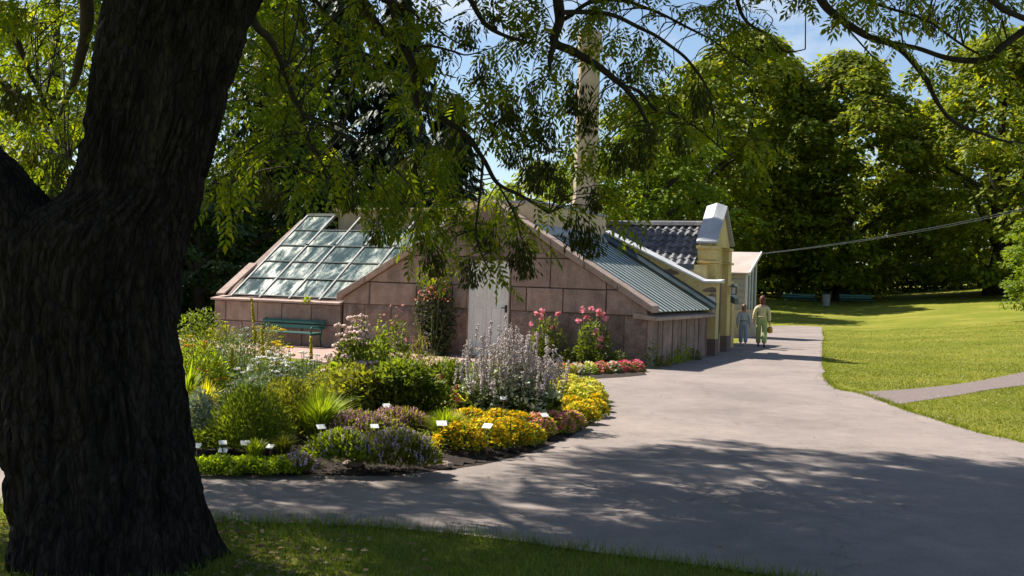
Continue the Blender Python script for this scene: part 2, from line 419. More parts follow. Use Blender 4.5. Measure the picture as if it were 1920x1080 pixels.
M['gravel'] = rough_mat('pink_gravel', [(0.13,0.10,0.092),(0.21,0.165,0.15),(0.28,0.22,0.19)], 20, 0.8, 0.02, 0.95, 90)
M['terrace'] = rough_mat('terracotta_gravel', [(0.33,0.20,0.16),(0.40,0.26,0.21),(0.44,0.30,0.25)], 12, 0.5, 0.01, 0.95, 110)
M['soil'] = rough_mat('dark_soil', [(0.018,0.012,0.009),(0.032,0.021,0.015),(0.05,0.034,0.025)], 14, 0.8, 0.015, 0.97, 70)

def sheet(name, pts, z, mat, label=None, drape=False):
    P = [Vector((p[0], p[1], 0)) for p in pts]
    tri = tessellate_polygon([P])
    V = [(p.x, p.y, z) for p in P]
    me_f = []
    for t in tri:
        a, b, c = (P[k] for k in t)
        me_f.append(tuple(t) if (b-a).cross(c-a).z > 0 else tuple(t[::-1]))
    o = pm(name, V, me_f, mat); return tag(o, label, kind='structure')

def curve2(pts, k=5):
    s = spline([Vector((p[0], p[1], 0)) for p in pts], k); return [(p[0], p[1]) for p in s]
def gp(lst): return [tuple(G(*p)[:2]) for p in lst]

# building frame: corner of the stone house nearest the camera, x to the right along its gable, y back along its side
C0 = G(1214, 690); TH = math.radians(24)
def B(x, y, z=0.0):
    return Vector((C0.x + x*math.cos(TH) + y*math.sin(TH), C0.y - x*math.sin(TH) + y*math.cos(TH), z))

BED_FRONT = gp([(-420,858),(-100,872),(120,884),(250,888),(370,889),(520,892),(640,894),(730,893),(800,887),(850,880),(920,869),(990,850),(1050,829),(1095,806),(1122,785),(1136,765),(1132,746),(1105,731),(1052,719)])
BED_FRONT = curve2(BED_FRONT, 4)
jit = np.random.default_rng(3)
BED_FRONT = [(p[0] + jit.normal(0, 0.012), p[1] + jit.normal(0, 0.018)) for p in BED_FRONT]
LAWN_EDGE = curve2(gp([(-500,930),(-150,940),(0,947),(200,962),(400,977),(560,984),(700,990),(900,1008),(1100,1036),(1280,1058),(1450,1082),(1600,1110),(1760,1150),(1900,1230)]), 4)
RIGHT_EDGE = curve2(gp([(2300,960),(2080,880),(1920,832),(1800,803),(1700,771),(1672,760),(1640,748),(1600,736),(1566,729),(1549,712),(1543,690),(1541,660),(1543,632),(1541,613)]), 4)
far = [tuple(G(1500,611)[:2]), tuple(G(1440,611.5)[:2]), tuple(B(-4.5, 24)[:2]), tuple(B(-5, 19)[:2])]
bld = [tuple(B(-1.0, 15)[:2]), tuple(B(-0.5, 9)[:2]), tuple(B(-0.05, 5)[:2]), tuple(B(-0.05, -0.05)[:2])]
strip_front = gp([(1213,704),(1170,708),(1120,711),(1052,718)])
RIGHT_EDGE = [(p[0] + jit.normal(0, 0.02), p[1] + jit.normal(0, 0.03)) for p in RIGHT_EDGE]
path_poly = LAWN_EDGE + [tuple(G(2300, 1150)[:2])] + RIGHT_EDGE + far + bld + strip_front + BED_FRONT[::-1]
sheet('path', path_poly, 0.008, M['asphalt'], 'grey asphalt garden path with dappled tree shadow')
# gravel side path
ga = curve2(gp([(1556,728),(1600,735),(1690,731),(1800,720),(1920,701),(2150,665)]), 4)
gb = curve2(gp([(2250,690),(1920,723),(1800,741),(1720,753),(1672,760)]), 4)
def resample(P, n):
    P = np.array(P); s = np.concatenate([[0], np.cumsum(np.linalg.norm(np.diff(P, axis=0), axis=1))]); t = np.linspace(0, s[-1], n)
    return np.stack([np.interp(t, s, P[:, 0]), np.interp(t, s, P[:, 1])], 1)
_A = resample(ga, 60); _B = resample(gb[::-1], 60); _B[0] = (_A[0]+_B[0])/2; gv = []
_B = resample([tuple(G(1600,738)[:2]), tuple(G(1640,748.5)[:2])] + gb[::-1], 60)
for k in range(60):
    for u in np.linspace(0, 1, 9):
        q = _A[k]*(1-u) + _B[k]*u; e_ = 0.05*noise.noise((k*0.9, u*3, 0)) if u in (0.0, 1.0) else 0.0
        gv.append((q[0], q[1]+e_, hz(q[0], q[1]) + 0.0055))
gf = [(k*9+u, k*9+u+1, (k+1)*9+u+1, (k+1)*9+u) for k in range(59) for u in range(8)]
gravel = pm('gravel_path', gv, gf, M['gravel'], smooth=True)
tag(gravel, 'narrow reddish gravel path crossing the lawn', kind='structure')
# terrace in front of the low greenhouse and the bench
terr = gp([(1213,703.5),(1170,707.5),(1120,710.5),(1052,717.5)]) + [tuple(B(-3, -3.2)[:2]), tuple(B(-7, -3.4)[:2]), tuple(B(-13, -3.2)[:2]), tuple(B(-13, 0)[:2]), tuple(B(-0.05, -0.02)[:2])]
sheet('terrace', terr, 0.005, M['terrace'], 'reddish gravel terrace before the stone greenhouse')

# flower bed soil, slightly mounded
BED_BACK = gp([(1000,706),(900,696),(780,690),(640,688),(560,696),(430,690),(300,684),(100,690),(-420,720)])
BED = BED_FRONT + BED_BACK
def inside(poly, x, y):
    c = False; n = len(poly); j = n - 1
    for i in range(n):
        if (poly[i][1] > y) != (poly[j][1] > y) and x < (poly[j][0]-poly[i][0])*(y-poly[i][1])/(poly[j][1]-poly[i][1])+poly[i][0]: c = not c
        j = i
    return c
BA = np.array(BED)
def edge_dist(x, y):
    a = BA; b = np.roll(BA, -1, axis=0); p = np.array([x, y]); ab = b - a
    t = np.clip(((p - a) * ab).sum(1) / ((ab*ab).sum(1) + 1e-9), 0, 1)
    return np.linalg.norm(p - (a + ab * t[:, None]), axis=1).min()
def bed_z(x, y):
    if not inside(BED, x, y): return 0.0
    d = edge_dist(x, y); return 0.013 + 0.15 * (1 - math.exp(-(d / 0.55)**1.5))
cell = 0.10; bx0, by0 = BA.min(0); bx1, by1 = BA.max(0)
nbx = int((bx1-bx0)/cell)+2; nby = int((by1-by0)/cell)+2
idx = -np.ones((nbx, nby), int); bv = []
for a in range(nbx):
    for b in range(nby):
        x = bx0 + a*cell; y = by0 + b*cell
        if inside(BED, x, y):
            idx[a, b] = len(bv); bv.append((x, y, bed_z(x, y) + 0.03*min(1, edge_dist(x, y)*3)*noise.noise((x*6, y*6, 0))))
bf = [(idx[a,b], idx[a+1,b], idx[a+1,b+1], idx[a,b+1]) for a in range(nbx-1) for b in range(nby-1) if min(idx[a,b], idx[a+1,b], idx[a+1,b+1], idx[a,b+1]) >= 0]
bp = [Vector((p[0], p[1], 0)) for p in BED]; o0 = len(bv); bv += [(p.x, p.y, 0.012) for p in bp]
for t in tessellate_polygon([bp]):
    q = tuple(k + o0 for k in t); a, b, c = (bp[k] for k in t)
    bf.append(q if (b-a).cross(c-a).z > 0 else q[::-1])
tag(pm('flower_bed', bv, bf, M['soil'], smooth=True), 'dark soil of the curved flower bed', kind='structure')
# planted strip at the foot of the gable
STRIP = [tuple(B(-0.15, -0.03)[:2])] + strip_front + [tuple(B(-2.9, -0.9)[:2]), tuple(B(-2.9, -0.03)[:2])]
sheet('planting_strip', STRIP, 0.011, M['soil'], 'narrow planted soil strip below the gable')

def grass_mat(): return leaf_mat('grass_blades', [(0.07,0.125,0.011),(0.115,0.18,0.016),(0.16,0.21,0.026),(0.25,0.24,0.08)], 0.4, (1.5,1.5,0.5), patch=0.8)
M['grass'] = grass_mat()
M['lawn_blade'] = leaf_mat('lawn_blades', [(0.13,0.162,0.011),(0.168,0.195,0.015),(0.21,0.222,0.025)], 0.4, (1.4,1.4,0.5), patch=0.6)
BL_V = np.array([(-0.5,0,0),(0.5,0,0),(0.35,0.5,0.0),(-0.35,0.5,0.0),(0,1,0.0)]); BL_F3 = np.array([(3,2,4)]); BL_F4 = np.array([(0,1,2,3)])
def blades(P, hmin, hmax, w, lean=0.5):
    n = len(P); h = rng.uniform(hmin, hmax, n)
    d = np.stack([rng.normal(0, lean, n), rng.normal(0, lean, n), np.ones(n)], 1)
    R = frames(d, rnd_dirs(n, -0.2, 0.2)); S = np.stack([w*rng.uniform(0.7, 1.3, n), h, h], 1)
    V, F4 = scatter(BL_V, BL_F4, P, R, S); _, F3 = scatter(BL_V, BL_F3, P, R, S)
    return V, F4, F3
def region_points(n, x0, x1, y0, y1, test, clump=1.0):
    out = np.zeros((0, 2))
    while len(out) < n:
        X = rng.uniform(x0, x1, n); Y = rng.uniform(y0, y1, n); k = test(X, Y)
        out = np.vstack([out, np.stack([X[k], Y[k]], 1)])
    return out[:n]
def inside_v(poly, X, Y):
    P = np.array(poly); c = np.zeros(len(X), bool); j = len(P) - 1
    for i in range(len(P)):
        xi, yi = P[i]; xj, yj = P[j]
        if yi != yj: c ^= ((yi > Y) != (yj > Y)) & (X < (xj-xi)*(Y-yi)/(yj-yi)+xi)
        j = i
    return c
def noise_v(X, Y, f, s): return np.array([noise.noise((x*f, y*f, s)) for x, y in zip(X, Y)])
LE = np.array(LAWN_EDGE)
def front_lawn(x, y): return y < np.interp(x, LE[:, 0], LE[:, 1])
def near_bias(x, y): return front_lawn(x, y) & (rng.random(len(x)) < 0.35 + 0.65*(noise_v(x, y, 2.2, 1)*0.5+0.5))
Pn = region_points(46000, -4.2, 2.7, 4.0, 8.6, near_bias)
Pn = np.column_stack([Pn, np.zeros(len(Pn))])
V, F4, F3 = blades(Pn, 0.025, 0.085, 0.0045, 0.45)
# longer uncut blades along the path edge
le = np.repeat(LE, 1, axis=0); t_ = rng.uniform(0, len(LE)-1.001, 2600); ti = t_.astype(int); tf = (t_-ti)[:, None]
Pe = LE[ti]*(1-tf) + LE[ti+1]*tf + rng.normal(0, 0.035, (2600, 2)); Pe = np.column_stack([Pe[:, 0], Pe[:, 1]-0.02, np.zeros(2600)])
V2, G4, G3 = blades(Pe, 0.05, 0.13, 0.004, 0.35)
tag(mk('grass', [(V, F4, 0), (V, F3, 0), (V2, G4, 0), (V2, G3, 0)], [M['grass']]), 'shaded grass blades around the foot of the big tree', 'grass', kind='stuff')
# sunlit lawns on the right
PA = np.array(RIGHT_EDGE)[::-1]; GAp = np.array(ga); GBp = np.array(gb)[::-1]
right_poly_near = gb + [tuple(G(1672,760)[:2])] + [p for p in RIGHT_EDGE[::-1] if p[1] < G(1672,760).y] 
def near_patch(x, y): return inside_v(right_poly_near, x, y)
main_poly = ga[::-1] + [p for p in RIGHT_EDGE if p[1] > G(1566,729).y] + [(15, 60), (60, 60), (60, 22)]
def main_lawn(x, y): return inside_v(main_poly, x, y) & (rng.random(len(x)) < np.minimum(1.0, (22.0/y)**2.0))
Pa = region_points(26000, 5.0, 10.5, 11.5, 22, near_patch); Pb = region_points(52000, 6, 24, 17.5, 48, main_lawn)
def lift(P): return np.column_stack([P, hill(P[:, 0], P[:, 1])])
Va, A4, A3 = blades(lift(Pa), 0.015, 0.04, 0.008, 0.9); Vb, B4, B3 = blades(lift(Pb), 0.018, 0.04, 0.013, 0.9)
RE = np.array(RIGHT_EDGE); RE = RE[(RE[:, 1] > 9) & (RE[:, 1] < 46)]; t_ = rng.uniform(0, len(RE)-1.001, 3400); ti = t_.astype(int); tf = (t_-ti)[:, None]
Pr = RE[ti]*(1-tf) + RE[ti+1]*tf + rng.normal(0, 0.05, (3400, 2)); Pr[:, 0] += 0.04; Vr, R4, R3 = blades(np.column_stack([Pr, np.zeros(len(Pr))]), 0.03, 0.075, 0.009, 0.6)
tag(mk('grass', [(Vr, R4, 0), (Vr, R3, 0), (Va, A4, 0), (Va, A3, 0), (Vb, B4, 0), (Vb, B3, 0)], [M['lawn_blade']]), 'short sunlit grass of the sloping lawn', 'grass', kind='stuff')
# clover heads and small fallen leaves
M['clover'] = leaf_mat('white_clover', [(0.7,0.7,0.62),(0.8,0.78,0.72)], 0.1)
Pc = np.vstack([region_points(45, 5.2, 9, 11.8, 20, near_patch), region_points(45, 6, 16, 17.5, 32, main_lawn)]); Pc = lift(Pc); Pc[:, 2] += 0.045
tag(mk('clover', [(*scatter(BLOB_V, BLOB_F, Pc, frames(rnd_dirs(len(Pc), -0.1, 0.1), np.tile([[0,0,1.0]], (len(Pc),1))), rng.uniform(0.012, 0.024, len(Pc))), 0)], [M['clover']]), 'tiny white clover heads in the lawn', 'clover', kind='stuff')
M['litter'] = leaf_mat('fallen_leaf', [(0.16,0.10,0.04),(0.22,0.17,0.05),(0.30,0.27,0.2)], 0.0)
Pl = region_points(120, -3, 7, 6.5, 20, lambda x, y: inside_v(path_poly, x, y)); Pl = np.column_stack([Pl, np.full(len(Pl), 0.014)])
Rl = frames(rnd_dirs(len(Pl), -0.1, 0.15), np.tile([[0,0,1.0]], (len(Pl),1)))
tag(mk('fallen_leaves', [(*scatter(LEAF_V, LEAF_F, Pl, Rl, rng.uniform(0.02, 0.05, len(Pl))), 0)], [M['litter']]), 'small dry leaves scattered over the path', 'leaves', kind='stuff')

# ------------------------------------------------------------------ stone greenhouse
def clip_poly(poly, a, b, c):
    """keep a*x + b*z <= c"""
    out = []
    for i in range(len(poly)):
        p, q = poly[i], poly[(i+1) % len(poly)]
        fp, fq = a*p[0]+b*p[1]-c, a*q[0]+b*q[1]-c
        if fp <= 0: out.append(p)
        if fp*fq < 0:
            t = fp/(fp-fq); out.append((p[0]+t*(q[0]-p[0]), p[1]+t*(q[1]-p[1])))
    return out
SL = 0.585; GW = 7.36; APX = GW/2; EH = 1.17; AH = EH + SL*APX
house = empty('stone_greenhouse', C0, -TH, 'low pink stone greenhouse with white door, glass roof left, metal roof right', 'greenhouse')
gable = MB().prism_y([(-0.03,0),(-0.03,EH),(-APX,AH),(-GW+0.03,EH),(-GW+0.03,0)], 0.0, 0.32).build('wall', M['joint'], house)
DX0, DX1, DTOP = -4.10, -3.13, 2.10
def block(x0, x1, z0, z1, mat, parent, proud=0.042, y=0.0, name='stone_block', clip=True):
    g = 0.012; p = [(x0+g, z0+g), (x1-g, z0+g), (x1-g, z1-g), (x0+g, z1-g)]
    p = [(a + random.uniform(-.006,.006), b + random.uniform(-.006,.006)) for a, b in p]
    if clip:
        p = clip_poly(p, SL, 1, EH - 0.006); p = clip_poly(p, -SL, 1, EH - 0.006 + SL*GW) if p else p
    if len(p) < 3: return
    area = abs(sum(p[i][0]*p[(i+1)%len(p)][1]-p[(i+1)%len(p)][0]*p[i][1] for i in range(len(p))))/2
    if area < 0.004: return
    pr = proud*random.uniform(0.75, 1.25)
    if mat is M['rough_stone']:      # quarry-faced block: centre bulges and is uneven
        (xa, za), (xb, zb) = (min(q[0] for q in p), min(q[1] for q in p)), (max(q[0] for q in p), max(q[1] for q in p))
        nxs, nzs = max(3, int((xb-xa)/0.09)), max(3, int((zb-za)/0.09)); v = []; f = []
        sd = random.uniform(0, 50)
        for a in range(nxs+1):
            for b in range(nzs+1):
                x = xa+(xb-xa)*a/nxs; z = za+(zb-za)*b/nzs; e = min(a, nxs-a, b, nzs-b)
                d = 0.012 if e == 0 else pr*0.7 + 0.035*abs(noise.noise((x*5+sd, z*6, sd))) + (0.012 if e > 1 else 0)
                v.append((x, y-d, z))
        f = [(a*(nzs+1)+b, (a+1)*(nzs+1)+b, (a+1)*(nzs+1)+b+1, a*(nzs+1)+b+1) for a in range(nxs) for b in range(nzs)]
        k = len(v)
        v += [(xa, y+0.05, za), (xb, y+0.05, za), (xb, y+0.05, zb), (xa, y+0.05, zb)]
        c = [0, nxs*(nzs+1), nxs*(nzs+1)+nzs, nzs]
        f += [(c[i], k+i, k+(i+1)%4, c[(i+1)%4]) for i in range(4)]
        return pm(name, v, f, mat, parent)
    return MB().prism_y(p, y-pr, y+0.05).build(name, mat, parent, bevel=0.010)
C1, C2, C3, C4 = 1.05, 1.565, 2.19, 2.72
def course(z0, z1, xs, mat):
    for a, b in zip(xs[:-1], xs[1:]): block(min(a,b), max(a,b), z0, z1, mat, gable)
# right of the door
course(0.0, C1, [-0.03,-0.52,-1.32,-2.30,-3.10], M['rough_stone'])
course(C1, C2, [-0.03,-0.92,-1.88,-2.72,-3.10], M['stone'])
course(C2, C3, [-0.03,-0.93,-2.18,-3.10], M['stone'])
course(C3, C4, [-1.2,-2.18,-3.0,-APX-0.02], M['stone'])
course(C4, AH, [-2.4,-3.25,-4.1,-5.0], M['stone'])
# left of the door
course(0.0, C1, [-4.13,-5.05,-6.05,-6.75,-7.33], M['rough_stone'])
course(C1, C2, [-4.13,-4.5,-5.4,-6.62,-7.33], M['stone'])
course(C2, C3, [-4.13,-5.2,-6.62,-7.33], M['stone'])
course(C3, C4, [-APX-0.02,-4.45,-5.3,-6.1], M['stone'])
# copings up the gable
for sgn in (1, -1):
    for k in range(5):
        a, b = k/5, (k+1)/5 - 0.004
        def pt(u, dz, ov=0.10):
            d = -ov + u*(APX + ov); x = -d if sgn > 0 else -GW + d
            return (x, EH + SL*d + dz)
        w_ = random.uniform(-.012, .012); p = [pt(a, 0.012), pt(b, 0.012), pt(b, 0.165+w_), pt(a, 0.165-w_)]
        MB().prism_y(p, -0.13+random.uniform(-.012,.012), 0.36).build('coping_stone', M['coping'], house, bevel=0.012)
# door
door = empty('door'); door.parent = house; door['label'] = 'white panelled wooden door'
dm = MB().box(DX0, DX1, -0.02, 0.03, 0.04, DTOP).build('door_leaf', M['door'], door)
fw = 0.10
for (xa, xb, za, zb) in ((DX0+fw, -3.665, 0.16, 1.16), (-3.565, DX1-fw, 0.16, 1.16), (DX0+fw, -3.665, 1.27, 2.0), (-3.565, DX1-fw, 1.27, 2.0)):
    m = MB(); w = 0.028
    m.box(xa, xb, -0.032, -0.0205, za, za+w).box(xa, xb, -0.032, -0.0205, zb-w, zb).box(xa, xa+w, -0.0315, -0.0205, za+w, zb-w).box(xb-w, xb, -0.0315, -0.0205, za+w, zb-w)
    m.hexa([(xa+.06,-.0205,za+.06),(xb-.06,-.0205,za+.06),(xb-.06,-.0205,zb-.06),(xa+.06,-.0205,zb-.06)][::1], [(xa+.085,-.034,za+.085),(xb-.085,-.034,za+.085),(xb-.085,-.034,zb-.085),(xa+.085,-.034,zb-.085)])
    m.build('door_panel', M['door'], door)
MB().box(DX0-0.028, DX0, -0.045, 0.06, 0.03, DTOP+0.028).box(DX1, DX1+0.028, -0.045, 0.06, 0.03, DTOP+0.028).box(DX0, DX1, -0.044, 0.06, DTOP, DTOP+0.028).build('door_frame', M['stone'], door)
MB().tube([(-3.19,-0.022,1.10),(-3.19,-0.07,1.10),(-3.28,-0.072,1.10)], 0.012, 8).box(-3.215, -3.165, -0.028, -0.0195, 1.0, 1.16).build('handle', M['iron'], door)
MB().box(DX0-0.2, DX1+0.2, -0.42, -0.05, 0.0, 0.045).build('doorstep', M['rough_stone'], house, bevel=0.01)
# low side wall with upright slabs
side = MB().box(-0.33, -0.06, 0.30, 5.0, 0, 1.0).build('side_wall', M['joint'], house)
yy = 0.02; k = 0
while yy < 4.9:
    w = random.choice((0.30, 0.36, 0.42, 0.34)); w = min(w, 4.98-yy)
    MB().box(-0.0601, 0.0+random.uniform(-0.012, 0.02), yy+0.03, yy+w-0.03*random.uniform(0.4, 1.6), 0.0, 0.985).build('stone_slab', M['stone'], side, bevel=0.012)
    yy += w
MB().box(-0.06, 0.0, 0.0, 0.049, 0, 1.0).build('corner_stone', M['stone'], side)
for k in range(4):
    a = -0.10 + k*1.2765; b = a + 1.27
    MB().hexa([(-0.32,a,1.0),(0.20,a,0.965),(0.20,b,0.965),(-0.32,b,1.0)], [(-0.32,a,1.13),(0.20,a,1.035),(0.20,b,1.035),(-0.32,b,1.13)]).build('eave_stone', M['coping'], house, bevel=0.008)
# metal roof: separate sheets between standing seams
roof = MB().hexa([(0.09,0.34,1.135),(0.09,4.98,1.135),(-APX,4.98,1.135+SL*3.77),(-APX,0.34,1.135+SL*3.77)], [(0.09,0.34,1.15),(0.09,4.98,1.15),(-APX,4.98,1.15+SL*3.77),(-APX,0.34,1.15+SL*3.77)]).build('metal_roof', M['seam_metal'], house)
n = 13; y0, y1 = 0.36, 4.72; st = (y1-y0)/n
for k in range(n):
    a = y0+k*st; b = a+st-0.10
    zt = 1.156 + random.uniform(0, 0.004)
    MB().hexa([(0.12,a,zt-0.018),(0.12,b,zt-0.018),(-APX,b,zt-0.018+SL*3.8),(-APX,a,zt-0.018+SL*3.8)][::1], [(0.12,a,zt),(0.12,b,zt),(-APX,b,zt+SL*3.8),(-APX,a,zt+SL*3.8)]).build('roof_sheet', M['green_metal'], roof)
    MB().hexa([(0.125,b+0.004,1.15),(0.125,b+0.094,1.15),(-APX,b+0.094,1.15+SL*3.805),(-APX,b+0.004,1.15+SL*3.805)], [(0.125,b+0.02,1.176),(0.125,b+0.07,1.176),(-APX,b+0.07,1.176+SL*3.805),(-APX,b+0.02,1.176+SL*3.805)]).build('seam', M['seam_metal'], roof)
MB().hexa([(0.20,4.70,1.16),(0.20,4.995,1.16),(-APX,4.995,1.16+SL*3.88),(-APX,4.70,1.16+SL*3.88)], [(0.22,4.70,1.19),(0.22,4.995,1.30),(-APX,4.995,1.30+SL*3.9),(-APX,4.70,1.19+SL*3.9)]).build('flashing', M['flashing'], house)
MB().box(-4.6, -2.72, 0.37, 4.99, 2.2, 3.40).build('clerestory_wall', M['pale_plaster'], house)
MB().box(-4.66, -2.66, 0.36, 4.985, 3.402, 3.45).build('clerestory_roof', M['zinc'], house)
MB().hexa([(-2.71,0.36,2.83),(-2.55,0.36,2.74),(-2.55,4.70,2.74),(-2.71,4.70,2.83)], [(-2.71,0.36,2.95),(-2.55,0.36,2.765),(-2.55,4.70,2.765),(-2.71,4.70,2.95)]).build('flashing', M['zinc'], house)
# glass wing on the left
WX0 = -11.05
wing = MB().box(WX0+0.03, -GW-0.02, 0.0, 0.30, 0, 1.0).build('wing_wall', M['joint'], house)
for z0, z1, xs in ((0.0, 0.52, [WX0,-10.2,-9.3,-8.45,-7.38]), (0.52, 1.0, [WX0,-10.7,-9.75,-9.05,-8.2,-7.38])):
    for a, b in zip(xs[:-1], xs[1:]): block(a, b, z0, z1, M['stone'], wing, 0.025, clip=False)
for a, b in ((-11.12,-10.05),(-10.045,-8.95),(-8.945,-7.9),(-7.895,-7.38)):
    MB().hexa([(a,-0.10,1.002),(b,-0.10,1.002),(b,0.36,1.002),(a,0.36,1.002)], [(a,-0.10,1.05),(b,-0.10,1.05),(b,0.36,1.115),(a,0.36,1.115)]).build('eave_stone', M['coping'], house, bevel=0.008)
GS = 0.70; GY0, GY1 = 0.16, 3.22; GZ0 = 1.125
def gz(y): return GZ0 + GS*(y-GY0)
MB().prism_x([(0.31,0),(0.31,1.05),(1.35,gz(1.35)-0.06),(3.4,gz(3.2)-0.06),(3.4,0)], WX0+0.05, WX0+0.30).build('end_wall', M['stone'], house)
MB().prism_x([(0.0,1.12),(1.25,gz(1.25)-0.03),(1.25,gz(1.25)+0.06),(0.0,1.17)], WX0+0.02, WX0+0.27).build('coping_stone', M['coping'], house, bevel=0.01)
MB().box(-9.72, -APX-0.25, 3.30, 3.52, 0, 3.42).build('back_wall', M['beige'], house)
MB().box(-9.80, -APX-0.25, 3.16, 3.60, 3.422, 3.50).build('back_wall_cap', M['beige'], house, bevel=0.01)
MB().box(WX0+0.3, -GW-0.03, 0.31, 3.29, 0.02, 0.06).build('floor', M['dark_int'], house)
MB().box(-10.2, -5.0, 1.2, 2.6, 0.62, 0.68).build('staging', M['boards'], house)
cols = [-10.66 + 0.862*k for k in range(7)]; rows = [GY0 + (GY1-GY0)*k/5 for k in range(6)]
fr = MB()
for k, x in enumerate(cols):
    top = rows[5]+0.02
    fr.bar((x, rows[0]-0.05, gz(rows[0]-0.05)), (x, top, gz(top)), 0.045, 0.075)
glassroof = fr.build('glass_roof', M['glaze_bar'], house)
for c in range(6):
    nrow = 5 if c == 0 else 4
    for r in range(nrow):
        x0, x1 = cols[c]+0.025, cols[c+1]-0.025; a, b = rows[r]+0.006, rows[r+1]+0.03
        dz = 0.004 + 0.004*(r % 2)
        MB().hexa([(x0,a,gz(a)+dz+0.012),(x1,a,gz(a)+dz+0.012),(x1,b,gz(b)+dz),(x0,b,gz(b)+dz)], [(x0,a,gz(a)+dz+0.017),(x1,a,gz(a)+dz+0.017),(x1,b,gz(b)+dz+0.005),(x0,b,gz(b)+dz+0.005)]).build('glass_pane', M['glass'], glassroof)
    for r in range(nrow+1):
        y = rows[r]; MB().bar((cols[c]+0.023, y, gz(y)+0.035), (cols[c+1]-0.023, y, gz(y)+0.035), 0.06, 0.022).build('glazing_bar', M['white_bar'], glassroof)
for k in range(1, 6):
    y = rows[2] + 0.62
    MB().box(cols[k]-0.035, cols[k]+0.035, y-0.02, y+0.03, gz(y)+0.03, gz(y)+0.07).build('bolt', M['iron'], glassroof)
MB().box(cols[0]-0.03, cols[1]+0.05, GY1+0.0, GY1+0.16, gz(GY1)+0.0, gz(GY1)+0.09).build('ridge_board', M['boards'], glassroof)
# iron frame inside, seen through the panes
fi = MB()
for k in range(1, 7): fi.bar((cols[k], 2.6, 0.1), (cols[k], 2.6, gz(2.6)-0.05), 0.03)
fi.bar((cols[0], 2.6, 2.3), (cols[6], 2.6, 2.3), 0.03).build('inner_frame', M['iron'], house)

# ------------------------------------------------------------------ yellow house behind
yel = empty('yellow_house', C0, -TH, 'yellow plastered house with dark tiled roof and parapet gable beside the path', 'house')
def yz(x): return 1.80 + 0.455*max(0.0, -x-0.12) 
fwall = MB().prism_y([(0.20,0),(0.20,1.80),(-0.12,1.80),(-4.4,yz(-4.4)),(-8.6,1.9),(-8.6,0)], 5.0, 5.32).build('fire_wall', M['plaster'], yel)
MB().box(-0.10, 0.215, 4.985, 5.335, 0.0, 0.42).build('plinth', M['plinth'], yel)
# bare patches where plaster fell off, and whitewash at the wall end
for cx, cz, r in ((0.06,1.62,0.13),(0.14,1.5,0.10),(-0.86,2.02,0.10),(-1.02,2.06,0.13),(-1.7,2.33,0.12),(-1.92,2.42,0.09)):
    pts = [(cx + r*1.6*math.cos(a)*random.uniform(.6,1.2), cz + r*0.55*math.sin(a)*random.uniform(.6,1.2)) for a in np.linspace(0, 2*math.pi, 11)[:-1]]
    MB().prism_y([(min(x, 0.19), z) for x, z in pts], 4.992 + 0.001*random.random(), 5.01).build('bare_patch', M['brick_patch'], yel)
for cx, cz, rx, rz_ in ((0.10,1.22,0.09,0.30),(0.02,1.38,0.10,0.12)):
    MB().prism_y([(min(0.195, cx + rx*math.cos(a)*random.uniform(.7,1.2)), cz + rz_*math.sin(a)*random.uniform(.7,1.2)) for a in np.linspace(0, 2*math.pi, 13)[:-1]], 4.9935+cz*0.001, 5.01).build('whitewash_patch', M['whitewash'], yel)
# zinc cap of the fire wall
def cap(xa, za, xb, zb):
    MB().hexa([(xb,4.92,zb+0.005),(xa,4.92,za+0.005),(xa,5.40,za+0.005),(xb,5.40,zb+0.005)], [(xb,4.92,zb+0.05),(xa,4.92,za+0.05),(xa,5.40,za+0.10),(xb,5.40,zb+0.10)]).build('wall_cap', M['cap_sheet'], yel)
cap(0.30, 1.80, -0.12, 1.80)
for k in range(4):
    a = -0.12 - 1.07*k; b = a - 1.068
    cap(a-0.002, yz(a), b, yz(b))
cap(-4.402, yz(-4.4), -8.6, 1.92)
# pavilion body and parapet gable towards the path
PX0, PX1, PY0, PY1 = -0.44, 0.02, 5.62, 7.40; PM_ = (PY0+PY1)/2
MB().box(-6.0, -0.16, 5.33, 7.38, 0, 2.25).build('body', M['plaster'], yel)
MB().prism_x([(PY0,0),(PY0,2.78),(PM_,3.70),(PY1,2.78),(PY1,0)], PX0, -0.14).build('gable_wall', M['plaster'], yel)
for ya, yb in ((PY0-0.02, PY0+0.36), (PY1-0.36, PY1+0.02)):
    MB().box(PX0-0.02, PX1, ya, yb, 0.42, 2.30).build('pilaster', M['plaster'], yel, bevel=0.01)
    MB().box(PX0-0.05, PX1+0.03, ya-0.03, yb+0.03, 0, 0.418).build('plinth', M['plinth'], yel, bevel=0.01)
    MB().box(PX0-0.06, PX1+0.05, ya-0.05, yb+0.05, 2.302, 2.36).build('string_course', M['plaster'], yel, bevel=0.01)
    MB().box(PX0-0.02, PX1, ya, yb, 2.362, 2.66).build('kneeler', M['plaster'], yel, bevel=0.01)
    MB().box(PX0-0.05, PX1+0.035, ya-0.04, yb+0.04, 2.662, 2.74).build('kneeler_cap', M['plaster'], yel, bevel=0.01)
MB().prism_x([(PY0+.1,2.742),(PM_,3.64),(PY1-.1,2.742)], -0.139, -0.02).build('tympanum', M['plaster'], yel)
MB().box(-0.139, -0.11, PM_-0.38, PM_+0.38, 0.5, 1.9).build('blind_window', M['plinth'], yel)
